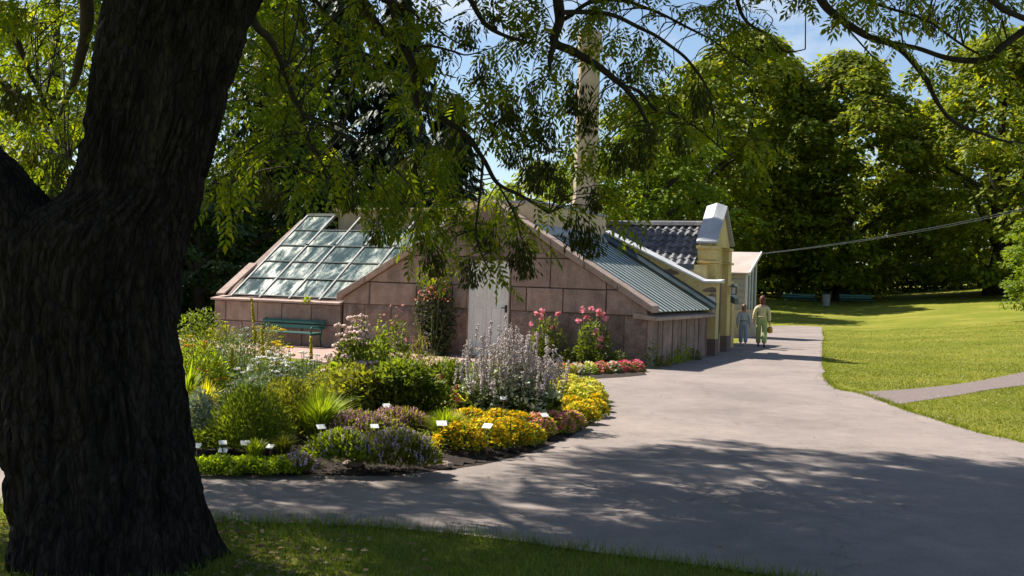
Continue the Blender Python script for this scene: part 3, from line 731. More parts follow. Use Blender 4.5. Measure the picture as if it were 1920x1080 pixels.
for s in (1, -1):   # coping with a ridge along its middle
    yA = PM_; yB = PY0-0.10 if s > 0 else PY1+0.10; zA, zB = 3.76, 2.80; xm = (PX0+PX1)/2
    x0, x1 = PX0-0.04, PX1+0.04
    v = [(x0,yB,zB),(x1,yB,zB),(x1,yA,zA),(x0,yA,zA),(x0,yB,zB+.05),(x1,yB,zB+.05),(x1,yA,zA+.05),(x0,yA,zA+.05),(xm,yB+(0.10 if s>0 else -0.10),zB+.21),(xm,yA,zA+.14)]
    f = [(0,1,2,3),(0,4,5,1),(1,5,6,2),(3,7,4,0),(4,8,5),(5,8,9,6),(7,9,8,4),(2,6,9,7,3)]
    if s < 0: f = [q[::-1] for q in f]
    pm('coping', v, f, M['zinc'], yel)
# hoods, lantern, pier with white cap
for ya, yb, z in ((5.36, 5.58, 1.42), (7.45, 7.95, 1.40)):
    MB().hexa([(-0.15,ya,z),(0.12,ya,z-0.14),(0.12,yb,z-0.14),(-0.15,yb,z)], [(-0.15,ya,z+0.20),(0.12,ya,z+0.02),(0.12,yb,z+0.02),(-0.15,yb,z+0.20)]).build('door_hood', M['flashing'], yel)
lan = MB().bar((0.0,7.2,1.72),(0.16,7.2,1.78),0.025).box(0.10,0.22,7.14,7.26,1.52,1.74).build('wall_lantern', M['iron'], yel)
MB().box(0.115,0.205,7.132,7.138,1.54,1.71).build('pane', M['white_bar'], lan)
MB().box(-0.66, -0.34, 9.3, 9.62, 0.0, 1.72).build('gate_pier', M['plaster'], yel)
MB().box(-0.72, -0.28, 9.24, 9.68, 1.722, 1.83).build('pier_cap', M['zinc'], yel)
MB().box(-4.2, -0.9, 7.42, 12.0, 0, 1.9).build('rear_wall', M['plaster'], yel)
MB().tube([(0.16,5.47,0.02),(0.16,5.47,1.30),(0.05,5.5,1.40)], 0.03, 8).build('downpipe', M['flashing'], yel)
# tiled roof
tr = MB().prism_x([(5.36,2.20),(PM_,3.30),(7.6,2.20)], -5.2, PX0-0.03).build('tile_roof', M['flashing'], yel)
ns, na, NR, NC = 7, 2, 7, 21
tv, tf = [], []
tw, tl = 0.212, 0.275
for b in range(2):
    for a in range(ns+1):
        u = a/ns; zc = 0.028*math.sin(u*2*math.pi) + (0.012 if b == 0 else -0.012)
        tv.append(((u-0.5)*tw*1.10, (b-0.0)*tl, zc))
for b in range(2):
    for a in range(ns+1):
        u = a/ns; zc = 0.028*math.sin(u*2*math.pi) + (0.012 if b == 0 else -0.012) - 0.016
        tv.append(((u-0.5)*tw*1.10, (b-0.0)*tl, zc))
m_ = ns+1
for a in range(ns):
    tf.append((a, a+1, m_+a+1, m_+a)); tf.append((2*m_+a+1, 2*m_+a, 3*m_+a, 3*m_+a+1)); tf.append((2*m_+a, 2*m_+a+1, a+1, a))
tile_me = pm('tile', tv, tf, M['tile'], as_mesh=True, smooth=False)
sl_t = math.atan2(1.10, PM_-5.36); L = math.hypot(1.10, PM_-5.36); stp = (L-0.03)/NR
for r in range(NR):
    for c in range(NC):
        d = r*stp; y = 5.36 + d*math.cos(sl_t); z = 2.20 + d*math.sin(sl_t) + 0.045
        x = PX0 - 0.16 - c*tw
        link('tile', tile_me, tr, (x + random.uniform(-.006,.006), y + random.uniform(-.008,.008), z), (sl_t + random.uniform(-.02,.02), 0, random.uniform(-.02,.02)))
for k in range(15):
    x = PX0 - 0.03 - k*0.30
    p = [(PM_-0.12, 3.30), (PM_-0.09, 3.385), (PM_, 3.425), (PM_+0.09, 3.385), (PM_+0.12, 3.30)]
    MB().prism_x(p, x-0.295, x).build('ridge_tile', M['red_tile'] if k == 9 else M['tile'], tr)
MB().hexa([(-4.6,5.30,2.12),(PX0-0.03,5.30,2.12),(PX0-0.03,5.355,2.12),(-4.6,5.355,2.12)], [(-4.6,5.30,2.26),(PX0-0.03,5.30,2.26),(PX0-0.03,5.355,2.26),(-4.6,5.355,2.26)]).build('gutter', M['flashing'], yel)
# chimney: square base, chamfered into an octagonal shaft
def octo(r, c, z, cx, cy):
    a = r; b = r - c
    return [(cx+x, cy+y, z) for x, y in ((-b,-a),(b,-a),(a,-b),(a,b),(b,a),(-b,a),(-a,b),(-a,-b))]
CX, CY = -3.78, 6.25
lv = [(0.42,0.005,2.4),(0.42,0.005,3.30),(0.44,0.005,3.31),(0.44,0.005,3.42),(0.36,0.005,3.44),(0.36,0.012,3.62),(0.345,0.17,3.98),(0.30,0.13,8.0),(0.36,0.15,8.02),(0.36,0.15,8.18),(0.33,0.14,8.2),(0.33,0.14,8.5)]
cv = []; cf = []
for r, c, z in lv: cv += octo(r*0.86, c*0.86, z, CX, CY)
for q in range(len(lv)-1): cf += [(q*8+k, q*8+(k+1)%8, (q+1)*8+(k+1)%8, (q+1)*8+k) for k in range(8)]
cf.append(tuple((len(lv)-1)*8+k for k in range(8)))
chim = pm('chimney', cv, cf, M['beige'], yel)

# ------------------------------------------------------------------ small far greenhouse
fg = empty('garden_greenhouse', B(-1.25, 15.8), -TH, 'small greenhouse with pale sheet roof and white glazing posts at the far end', 'greenhouse')
MB().box(-4.5, 0, 0, 1.75, 0, 0.98).build('base_wall', M['beige'], fg)
bm_ = MB().box(-4.45, -0.12, 0.04, 0.10, 0.982, 2.24).build('front_wall', M['boards'], fg)
for k in range(6): MB().box(-4.46, -0.10, 0.005, 0.038, 0.99+0.21*k, 0.99+0.21*k+0.195).build('board', M['boards'], bm_)
for y in (0.05, 0.50, 0.95, 1.55): MB().box(-0.10, -0.02, y, y+0.075, 0.985, 2.22+0.40*y).build('post', M['white_bar'], fg)
for y0_, y1_ in ((0.128,0.498),(0.578,0.948),(1.03,1.548)): MB().box(-0.07, -0.06, y0_, y1_, 0.99, 2.2+0.4*y0_).build('glass_pane', M['flashing'], fg)
MB().hexa([(-4.6,-0.15,2.20),(0.06,-0.15,2.20),(0.06,1.80,2.98),(-4.6,1.80,2.98)], [(-4.6,-0.15,2.245),(0.06,-0.15,2.245),(0.06,1.80,3.025),(-4.6,1.80,3.025)]).build('roof', M['poly_roof'], fg)
MB().hexa([(0.062,-0.17,2.16),(0.10,-0.17,2.16),(0.10,1.84,2.95),(0.062,1.84,2.95)], [(0.062,-0.17,2.27),(0.10,-0.17,2.27),(0.10,1.84,3.06),(0.062,1.84,3.06)]).build('barge_board', M['white_bar'], fg)
MB().box(-4.45, -0.12, 1.66, 1.74, 0.982, 2.9).build('rear_wall', M['boards'], fg)
# twin cable to the right
ca = B(-1.2, 17.6, 2.98)
for off, lab in ((0.0, 'upper strand of the twin overhead cable crossing before the dark trees'), (-0.09, 'lower strand of the twin overhead cable crossing before the dark trees')):
    e = D(1990, 372, 46.0); pts = []
    for t in np.linspace(0, 1, 16):
        p = ca.lerp(e, t); p.z -= 0.45*4*t*(1-t)*0.5 - off*(0.2+t); p.y += off*0.3; pts.append(p)
    tag(MB().tube(pts, 0.011, 6).build('overhead_cable', M['glaze_bar']), lab, 'cable', 'overhead cables')
# cable post hidden in the shrub at the edge
tag(MB().tube([(e.x, e.y, hz(e.x, e.y)-0.2), (e.x, e.y, e.z+0.4)], [0.11, 0.09], 10).build('cable_post', M['wood']), 'wooden post carrying the overhead cable, among shrubs at the right edge', 'post')

# ------------------------------------------------------------------ benches and bin
def bench(loc, rz, length, mat, label, hgt=0.78):
    b = empty('park_bench', loc, rz, label, 'bench')
    for k in range(4): MB().box(-length/2, length/2, -0.20+0.105*k, -0.115+0.105*k, 0.40+0.004*k, 0.43+0.004*k).build('seat_slat', mat, b, bevel=0.006)
    for k in range(2):
        z = 0.53+0.145*k; MB().hexa([(-length/2,0.235+0.03*k,z),(length/2,0.235+0.03*k,z),(length/2,0.265+0.03*k,z),(-length/2,0.265+0.03*k,z)], [(-length/2,0.255+0.03*k,z+.10),(length/2,0.255+0.03*k,z+.10),(length/2,0.285+0.03*k,z+.10),(-length/2,0.285+0.03*k,z+.10)]).build('back_slat', mat, b)
    for x in (-length/2+0.06, length/2-0.06):
        m = MB(); m.tube([(x,-0.22,0),(x,-0.20,0.25),(x,-0.19,0.39)], 0.02, 8); m.tube([(x,0.26,0),(x,0.20,0.25),(x,0.22,0.40),(x,0.27,0.62),(x,0.325,0.80)], 0.02, 8)
        m.tube([(x,-0.21,0.385),(x,0.22,0.385)], 0.018, 8); m.tube([(x,0.26,0.58),(x,0.05,0.61),(x,-0.14,0.60),(x,-0.20,0.54),(x,-0.16,0.50),(x,-0.19,0.39)], 0.018, 8)
        m.build('bench_end', mat, b, smooth=True)
    return b
bench(tuple(B(-8.62, -0.42)), -TH, 1.75, M['bench_green'], 'green slatted bench against the low greenhouse wall').scale = (1, 1, 0.8)
for px, lab in ((1500, 'dark green bench in deep shade left of the litter bin'), (1607, 'dark green bench in deep shade under the chestnut right of the litter bin')):
    p = D(px, 560, 71.0); bench((p.x, 71.0, hz(p.x, 71.0)), 0.05, 2.2, M['bench_green'], lab)
p = D(1549, 560, 70.0)
bn = empty('litter_bin', (p.x, 70.0, hz(p.x, 70.0)), 0, 'grey litter bin standing between two shaded benches', 'bin')
MB().tube([(0,0,0.08),(0,0,0.85)], [0.24,0.27], 14).build('drum', M['glaze_bar'], bn); MB().tube([(0,0,0.86),(0,0,0.90),(0,0,0.97)], [0.30,0.30,0.12], 14).build('lid', M['iron'], bn); MB().box(-0.04,0.04,-0.04,0.04,0,0.1).build('foot', M['iron'], bn)

# ------------------------------------------------------------------ big ash tree in the foreground
def bark_material():
    m, nt, bs = new_mat('ash_bark'); v = world_pos(nt, (1, 1, 0.30))
    nd = noise_tex(nt, 6, 4, 0.6, v); va = nt.nodes.new('ShaderNodeVectorMath'); va.operation = 'MULTIPLY_ADD'; va.inputs[1].default_value = (0.16,)*3
    nt.links.new(nd.outputs['Color'], va.inputs[0]); nt.links.new(v, va.inputs[2])
    vo = nt.nodes.new('ShaderNodeTexVoronoi'); vo.feature = 'DISTANCE_TO_EDGE'; vo.inputs['Scale'].default_value = 26; nt.links.new(va.outputs[0], vo.inputs['Vector'])
    fn = noise_tex(nt, 9, 6, 0.65, world_pos(nt, (1, 1, 0.16)), 0.4)
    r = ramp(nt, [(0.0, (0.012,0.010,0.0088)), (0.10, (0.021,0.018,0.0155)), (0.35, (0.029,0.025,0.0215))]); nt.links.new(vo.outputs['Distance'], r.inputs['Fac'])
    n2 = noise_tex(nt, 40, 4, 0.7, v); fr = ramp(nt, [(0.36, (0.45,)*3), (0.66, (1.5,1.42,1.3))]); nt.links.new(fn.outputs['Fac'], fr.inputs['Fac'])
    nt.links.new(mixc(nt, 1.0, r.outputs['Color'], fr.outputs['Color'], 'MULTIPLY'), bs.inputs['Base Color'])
    bs.inputs['Roughness'].default_value = 0.95; bs.inputs['Specular IOR Level'].default_value = 0.1
    rr = ramp(nt, [(0.0, (0,)*3), (0.22, (0.5,)*3)]); nt.links.new(vo.outputs['Distance'], rr.inputs['Fac'])
    ad = nt.nodes.new('ShaderNodeMath'); ad.operation = 'MULTIPLY_ADD'; ad.inputs[1].default_value = 0.35; nt.links.new(n2.outputs['Fac'], ad.inputs[0]); nt.links.new(rr.outputs['Color'], ad.inputs[2])
    a2 = nt.nodes.new('ShaderNodeMath'); a2.operation = 'MULTIPLY_ADD'; a2.inputs[1].default_value = 2.4; nt.links.new(fn.outputs['Fac'], a2.inputs[0]); nt.links.new(ad.outputs[0], a2.inputs[2]); ad = a2
    bump(nt, bs, ad.outputs[0], 0.8, 0.022)
    return m
M['bark'] = bark_material()
M['twig'] = rough_mat('dark_twig', [(0.022,0.018,0.013),(0.045,0.036,0.026)], 20, 0.3, 0.004, 0.9)
M['ash_leaf'] = leaf_mat('ash_leaf', [(0.05,0.092,0.007),(0.075,0.125,0.009),(0.11,0.155,0.010),(0.15,0.175,0.012)], 0.6, (2.7,2.3,0.42), rough=0.5, patch=1.2)
M['seed'] = leaf_mat('ash_keys', [(0.03,0.042,0.008),(0.05,0.064,0.010),(0.085,0.085,0.014)], 0.4, (1.5,1.3,0.4))
ash = empty('ash_tree', D(215, 1045, 6.1), 0, 'massive dark ash tree in the left foreground with branches arching overhead', 'tree')
AO = Vector(ash.location)
TD = 6.1
def trunk_mesh():
    rows = [(1075,6,432),(1052,12,414),(1020,16,400),(985,16,394),(940,16,385),(880,12,373),(800,6,358),(700,0,344),(620,-6,336),(540,-12,336),(470,-8,346),(415,40,360),(372,118,372),(330,136,379),(260,152,398),(200,166,415),(140,172,432),(70,184,455),(0,200,486),(-90,226,525),(-200,260,575),(-330,310,640)]
    zs, cs, rs = [], [], []
    for y, a, b in rows:
        pa, pb = D(a, y, TD), D(b, y, TD); zs.append((pa.z+pb.z)/2); cs.append((pa.x+pb.x)/2+0.012); rs.append((pb.x-pa.x)/2*0.94)
    zs = np.array(zs); o = np.argsort(zs); zs = zs[o]; cs = np.array(cs)[o]; rs = np.array(rs)[o]
    Z = np.linspace(-0.12, zs[-1], 330); C = np.interp(Z, zs, cs); R = np.interp(Z, zs, rs)
    kern = np.ones(9)/9
    C = np.convolve(np.pad(C, 4, mode='edge'), kern, 'valid'); R = np.convolve(np.pad(R, 4, mode='edge'), kern, 'valid')
    n = 300; V = np.zeros((len(Z), n, 3)); ang = np.arange(n)/n*2*np.pi
    for i, z in enumerate(Z):
        fl = max(0.0, 0.45 - z)
        for j, a in enumerate(ang):
            ca, sa = math.cos(a), math.sin(a)
            r = R[i]
            r *= 1 + 0.035*noise.noise((ca*1.3, sa*1.3, z*0.8)) + fl*fl*1.1*max(0, noise.noise((ca*2.2+4, sa*2.2, 0.3))+.1)
            p = (ca*8.0 + 0.6*noise.noise((ca*5, sa*5, z*3)), sa*8.0 + 0.6*noise.noise((ca*5, sa*5, z*3+9)), z*3.6 + 0.8*noise.noise((ca*3, sa*3, z*2)))
            d, _ = noise.voronoi(p)
            e = min(1.0, (d[1]-d[0])*2.6)
            r += 0.042*(e-0.6) + 0.007*noise.noise((ca*24, sa*24, z*14)) 
            V[i, j] = (C[i] + r*ca, TD + r*sa*0.95, z)
    i, j = np.meshgrid(np.arange(len(Z)-1), np.arange(n), indexing='ij'); i = i.ravel(); j = j.ravel(); j2 = (j+1) % n
    F = np.stack([i*n+j, i*n+j2, (i+1)*n+j2, (i+1)*n+j], 1)
    return V.reshape(-1, 3), F
def bark_tube(pts, rad, n=90, amp=0.018, step=0.02):
    P = spline(pts, 14); t = np.linspace(0, 1, len(rad)); 
    seg = np.linalg.norm(np.diff(P, axis=0), axis=1); s = np.concatenate([[0], np.cumsum(seg)]); m = max(8, int(s[-1]/step))
    S = np.linspace(0, s[-1], m); P = np.stack([np.interp(S, s, P[:, k]) for k in range(3)], 1); R = np.interp(S/s[-1], t, rad)
    V, F = tube(P, R, n); V = V.reshape(m, n, 3)
    for i in range(m):
        for j in range(n):
            dv = V[i, j] - P[i]; r = np.linalg.norm(dv); dv /= r; a = 2*math.pi*j/n
            d, _ = noise.voronoi((math.cos(a)*7*R[i]/0.35, math.sin(a)*7*R[i]/0.35, S[i]*5.0))
            V[i, j] += dv*(amp*(min(1, (d[1]-d[0])*2.6)-0.6) + 0.05*R[i]*noise.noise((dv[0]*2, dv[1]*2, S[i]*1.5)))
    return V.reshape(-1, 3), F
TV, TF = trunk_mesh()
off = np.array(AO)
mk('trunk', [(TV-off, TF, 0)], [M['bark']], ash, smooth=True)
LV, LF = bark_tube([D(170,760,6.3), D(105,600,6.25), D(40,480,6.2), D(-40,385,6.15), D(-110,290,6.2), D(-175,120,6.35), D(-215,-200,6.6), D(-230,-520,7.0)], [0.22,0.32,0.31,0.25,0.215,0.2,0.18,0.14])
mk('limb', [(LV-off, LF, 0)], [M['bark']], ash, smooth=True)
TOP = D(475, -330, TD+0.35)
limbs = [
 ([D(450,-250,6.4), Vector((-1.35,7.3,5.1)), Vector((-0.75,8.4,5.9)), Vector((0.1,9.3,6.3)), Vector((1.3,9.9,6.4)), Vector((2.6,10.2,6.2))], [0.20,0.15,0.12,0.09,0.07,0.04]),
 ([D(430,-250,6.4), Vector((-1.7,6.6,5.4)), Vector((-1.9,7.4,7.0)), Vector((-1.6,8.6,8.6)), Vector((-1.8,9.5,10.4))], [0.22,0.18,0.15,0.10,0.05]),
 ([Vector((-1.9,7.4,7.0)), Vector((-2.6,9.2,7.6)), Vector((-3.0,11.4,7.6)), Vector((-3.1,13.6,7.2))], [0.12,0.09,0.07,0.03]),
 ([Vector((-1.35,7.3,5.1)), Vector((-0.2,7.4,5.6)), Vector((1.4,7.2,5.9)), Vector((3.0,7.3,6.0)), Vector((4.2,7.8,5.8))], [0.10,0.08,0.065,0.05,0.02]),
 ([D(-190,-520,7.0), Vector((-4.2,8.2,6.2)), Vector((-4.6,9.6,6.6)), Vector((-5.0,11.2,6.6))], [0.13,0.10,0.07,0.03]),
]
BR = []      # sample points (position) the twigs grow from
def add_branch(pts, rad, name='branch', k=7, wig=0.02, sides=8):
    P = spline(pts, k); m = len(P)
    for a in range(1, m-1):
        P[a] += np.array(noise.noise_vector(Vector(P[a])*3.1))*wig
    R = np.interp(np.linspace(0, 1, m), np.linspace(0, 1, len(rad)), rad)
    R = R*(1 + 0.12*np.array([noise.noise((p[0]*9, p[1]*9, p[2]*9)) for p in P]))
    V, F = tube(P, R, sides)
    mk(name, [(V-off, F, 0)], [M['twig']], ash, smooth=True)
    BR.append(P)
for pts, rad in limbs: add_branch(pts, rad, 'limb', 8, 0.05, 10)
def pxs(lst, d0, d1=None):
    n = len(lst); d1 = d0 if d1 is None else d1
    return [D(x, y, d0+(d1-d0)*k/(n-1)) for k, (x, y) in enumerate(lst)]
vis = [
 ([Vector((-0.75,8.4,5.9))] + pxs([(670,-60),(690,20),(708,48),(752,80),(768,110),(778,160),(785,200),(820,215),(865,245),(905,295),(935,345),(985,370),(1030,400)], 8.6, 9.6), [0.055,0.045,0.04,0.036,0.03,0.024,0.018,0.01]),
 (pxs([(785,200),(790,240),(780,290),(782,350),(788,395)], 8.95), [0.014,0.011,0.008,0.004]),
 (pxs([(800,205),(815,250),(835,300),(850,330)], 9.0), [0.010,0.007,0.004]),
 (pxs([(775,95),(800,85),(850,95),(880,100),(935,85)], 8.8, 9.1), [0.013,0.009,0.004]),
 ([Vector((-0.4,8.9,6.1))] + pxs([(720,-60),(735,10),(748,60),(756,88)], 8.7), [0.04,0.03,0.025,0.02]),
 (pxs([(735,5),(770,20),(800,45),(850,75),(900,92)], 8.8, 9.2), [0.014,0.010,0.005]),
 ([Vector((0.1,9.3,6.3))] + pxs([(1040,-70),(1048,0),(1050,40),(1040,78),(1075,95),(1120,125),(1165,160),(1200,205),(1222,245)], 9.3, 9.7), [0.055,0.05,0.046,0.04,0.036,0.028,0.02,0.012]),
 (pxs([(1040,78),(1030,110),(1032,140)], 9.3), [0.03,0.022,0.010]),
 (pxs([(1050,25),(1100,22),(1150,28),(1200,50),(1250,80),(1295,120),(1325,165),(1338,215),(1335,240)], 9.3, 10.0), [0.024,0.02,0.018,0.015,0.011,0.006]),
 (pxs([(1060,35),(1110,5),(1170,2),(1240,25),(1310,60),(1380,105),(1440,150)], 9.4, 10.3), [0.020,0.017,0.014,0.010,0.005]),
 (pxs([(1165,160),(1200,175),(1225,205),(1260,215),(1300,235),(1340,265),(1380,300)], 9.6, 10.2), [0.014,0.012,0.010,0.005]),
 (pxs([(905,295),(900,350),(895,400),(893,440),(905,480),(925,520)], 9.2), [0.014,0.011,0.009,0.007,0.004]),
 (pxs([(893,430),(870,435),(850,450),(838,490)], 9.2), [0.008,0.006,0.003]),
 (pxs([(935,345),(965,400),(975,440),(985,465)], 9.4), [0.010,0.007,0.003]),
 (pxs([(788,395),(775,430),(762,470)], 8.95), [0.007,0.005,0.003]),
 ([D(455,-60,6.5)] + pxs([(478,40),(505,70),(530,120),(548,175),(565,215),(578,260),(600,300),(620,335)], 6.8, 8.2), [0.034,0.026,0.022,0.018,0.014,0.010,0.005]),
 (pxs([(530,120),(525,155),(540,185)], 7.1, 7.4), [0.010,0.005]),
 ([Vector((1.3,9.9,6.4))] + pxs([(1490,-80),(1540,0),(1575,35),(1625,68),(1665,80),(1700,105),(1735,150),(1758,190),(1785,225),(1830,248),(1890,265),(1960,268)], 9.0, 9.6), [0.05,0.036,0.03,0.026,0.02,0.014,0.007]),
 (pxs([(1665,80),(1720,90),(1780,108),(1845,110),(1880,85),(1960,30)], 9.2, 8.9), [0.02,0.02,0.028,0.03,0.034]),
 ([Vector((3.0,7.3,6.0))] + pxs([(1800,-120),(1830,-40),(1870,10),(1930,40)], 7.9, 8.2), [0.04,0.035,0.03,0.02]),
 (pxs([(1560,20),(1600,65),(1640,110),(1660,120)], 9.0), [0.010,0.007,0.004]),
 (pxs([(1610,0),(1660,10),(1740,40),(1800,80),(1838,103)], 9.1), [0.014,0.012,0.010]),
 ([Vector((0.9,9.7,6.35))] + pxs([(1370,-60),(1382,0),(1400,40),(1440,65),(1470,95),(1510,92)], 9.5), [0.03,0.018,0.012,0.005]),
 ([Vector((-0.75,8.4,5.9))] + pxs([(850,-60),(880,0),(905,40),(940,62),(990,80)], 9.0, 9.4), [0.03,0.024,0.02,0.012]),
 (pxs([(840,200),(880,185),(905,150),(920,110)], 9.0), [0.006,0.004,0.003]),
 ([D(-120,40,6.4)] + pxs([(120,-120),(158,-20),(162,50),(152,110),(138,165),(110,220)], 7.6, 8.4), [0.06,0.055,0.05,0.042,0.03,0.012]),
 ([Vector((-4.2,8.2,6.2))] + pxs([(-60,-40),(20,60),(60,140),(100,230),(130,300)], 9.0, 10.2), [0.04,0.03,0.024,0.016,0.006]),
 ([Vector((-2.6,9.2,7.6))] + pxs([(560,-80),(600,10),(640,70),(660,150),(640,250),(590,300)], 10.2, 11.2), [0.035,0.025,0.018,0.010,0.005]),
]
for pts, rad in vis: add_branch(pts, rad)
BP = np.vstack(BR)
# compound ash leaf: rachis and nine leaflets
def ash_leaf(var):
    v, f = [], []
    r_ = np.random.default_rng(20+var)
    def bend(y): return -0.34*y*y
    def leaflet(bx, by, ang, L, W):
        o = len(v); d = np.array([math.sin(ang), math.cos(ang)]); q = np.array([d[1], -d[0]]); tw = r_.normal(0, 0.25)
        for u, w in ((0, 0), (0.45, -W), (1, 0), (0.45, W)):
            p = np.array([bx, by]) + d*L*u + q*w; dr = -0.10*u*u
            v.append((p[0], p[1], bend(by) + dr + w*tw - 0.25*abs(p[0]-bx)*0.6))
        f.append((o, o+1, o+2)); f.append((o, o+2, o+3))
    for k, y in enumerate((0.30, 0.47, 0.64, 0.80)):
        for s in (-1, 1): leaflet(0.01*s, y + r_.normal(0, .015), s*(1.05 - 0.1*k) + r_.normal(0, .08), 0.34*(0.88+0.06*k)*r_.uniform(.85,1.1), 0.062)
    leaflet(0, 0.92, r_.normal(0, .06), 0.36, 0.066)
    o = len(v); v += [(-0.008,0,0),(0.008,0,0),(0.006,0.95,bend(0.95)),(-0.006,0.95,bend(0.95))]; f += [(o,o+1,o+2),(o,o+2,o+3)]
    return np.array(v), np.array(f)
ASH = [ash_leaf(k) for k in range(4)]
leafP, leafD, leafS = [], [], []
twigs = []
def shoot(o, direction, length, nl, size):
    o = np.asarray(o, float); d = np.asarray(direction, float); d /= np.linalg.norm(d)+1e-9
    pts = [o]
    for k in range(4):
        d = d + np.array([rng.normal(0, .12), rng.normal(0, .12), -0.20 + rng.normal(0, .05)]); d /= np.linalg.norm(d); pts.append(pts[-1] + d*length/4)
    P = np.array(pts); twigs.append((P, np.linspace(0.0045, 0.0018, 5)))
    az = rng.uniform(0, 6.28)
    for k in range(nl):
        t = 0.15 + 0.85*k/max(1, nl-1); q = t*4; i0 = min(3, int(q)); p = P[i0]*(1-(q-i0)) + P[i0+1]*(q-i0)
        az += 2.4; out = np.array([math.cos(az), math.sin(az), 0.05]); ld = 0.75*out + 0.75*(P[i0+1]-P[i0])/(length/4) + np.array([0, 0, -0.25])
        leafP.append(p); leafD.append(ld); leafS.append(size*rng.uniform(0.75, 1.2))
def cloud(px, py, rx, ry, d0, d1, n, size=0.25, reach=1.1):
    for _ in range(n):
        r = math.sqrt(rng.random()); a = rng.uniform(0, 6.28)
        p = np.array(D(px + rx*r*math.cos(a), py + ry*r*math.sin(a), rng.uniform(d0, d1)))
        dist = np.linalg.norm((BP - p)*np.array([1, 1, 0.8]), axis=1); q = BP[dist.argmin()]
        v = p - q; L = np.linalg.norm(v)
        if L > 0.12 and L < 2.2:
            mid = (p+q)/2 + np.array([rng.normal(0, .05), rng.normal(0, .05), 0.12*L]); twigs.append((spline([q, mid, p], 3), np.linspace(0.008 if L > 0.7 else 0.006, 0.004, 7)))
        dr = v/(L+1e-6)*0.6 + np.array([rng.normal(0, .5), rng.normal(0, .5), -0.15])
        shoot(p, dr, rng.uniform(0.18, 0.38), int(rng.integers(4, 8)), size)
CL = [(520,35,70,50,8.6,10.5,14),(620,60,90,60,9,11,18),(715,50,50,50,8.2,9.6,9),(640,150,60,50,10,11.5,8),(800,60,60,50,8.6,9.8,9),
 (825,150,40,50,8.6,9.6,9),(830,220,55,35,8.6,9.8,9),(720,300,60,50,8.6,10,12),(700,370,45,35,8.6,9.6,8),(790,330,45,45,8.7,9.6,10),
 (850,330,60,50,8.8,9.8,14),(870,390,60,40,8.9,9.8,13),(830,430,60,35,8.9,9.7,11),(810,480,42,26,8.9,9.5,9),(870,500,30,30,9,9.5,6),
 (940,400,50,40,9,9.9,10),(965,455,45,30,9.1,9.8,9),(975,490,28,16,9.1,9.6,4),(915,545,22,16,9.1,9.4,4),(740,410,30,30,8.8,9.4,4),
 (930,270,40,50,9,9.9,9),(1000,350,60,40,9.2,10,12),(1060,380,60,40,9.3,10,10),(1090,425,45,25,9.4,10,6),(1135,440,28,35,9.4,9.9,4),
 (905,20,50,35,9,10,8),(985,30,60,40,9.1,10.2,11),(1000,110,60,40,9.1,10,10),(960,170,50,40,9.1,9.9,8),(1010,200,50,50,9.1,9.9,10),(985,245,35,30,9.1,9.9,5),
 (1060,160,45,50,9.3,10.2,9),(1110,60,60,50,9.3,10.4,12),(1130,150,60,50,9.4,10.5,12),(1200,100,60,50,9.5,10.6,12),(1200,200,70,50,9.5,10.6,14),(1080,250,60,50,9.4,10.3,11),
 (1150,290,70,45,9.5,10.6,13),(1240,270,60,45,9.6,10.7,11),(1300,190,50,50,9.7,10.8,9),(1280,60,60,50,9.5,10.8,11),(1350,50,50,45,9.6,10.8,9),(1370,130,45,45,9.8,10.9,7),
 (1330,270,50,40,9.9,10.9,7),(1390,290,30,30,10,10.9,3),(1410,60,30,25,9.6,10.6,3),(1440,5,60,15,9.4,10.4,4),(1160,20,60,25,9.2,10.4,8),
 (1540,12,50,18,8.9,9.8,6),(1600,25,50,20,8.9,9.8,6),(1680,20,60,25,8.9,10,8),(1760,20,60,30,8.8,10,8),(1850,15,70,25,8.4,9.8,10),(1780,60,60,20,9,9.8,6),(1890,50,50,20,8.6,9.6,5),(1700,60,40,20,9,9.8,3),
 (480,290,60,50,8.6,11,10),(560,320,60,50,8.2,11,9),(460,200,40,60,9,11.5,8),(440,350,50,40,9,11.5,8),(560,200,60,50,8.6,11,6),(500,120,40,40,8.4,11,5),(620,360,50,30,8.4,10,5),
 (30,40,90,60,8.5,11,20),(100,130,70,60,9,11.5,18),(40,200,80,60,9,11.5,18),(110,270,60,50,9.5,11.5,12),(60,330,70,35,9.5,11.5,9),(140,60,40,60,9,11.5,9)]
for (px, py, rx, ry, d0, d1, n) in CL:
    n = n*0.72
    if 400 < px < 770: d0, d1, n = 7.3, 8.6, n*0.62
    if 985 < px < 1145 and 110 < py < 430: n *= 0.42
    if 780 < px < 1000 and py > 300: n *= 0.58
    cloud(px, py - (62 if py > 400 else 38), rx, ry*0.85, d0, d1, max(2, int(n)), 0.22)
# leaves along the visible branches
for (pts, rad), P in zip(vis, BR[len(limbs):]):
    for p in P[2::3]:
        if rng.random() < 0.22: shoot(p, rnd_dirs(1, -0.4, 0.4)[0], rng.uniform(0.12, 0.25), int(rng.integers(3, 6)), 0.21)
nvis = len(leafP)
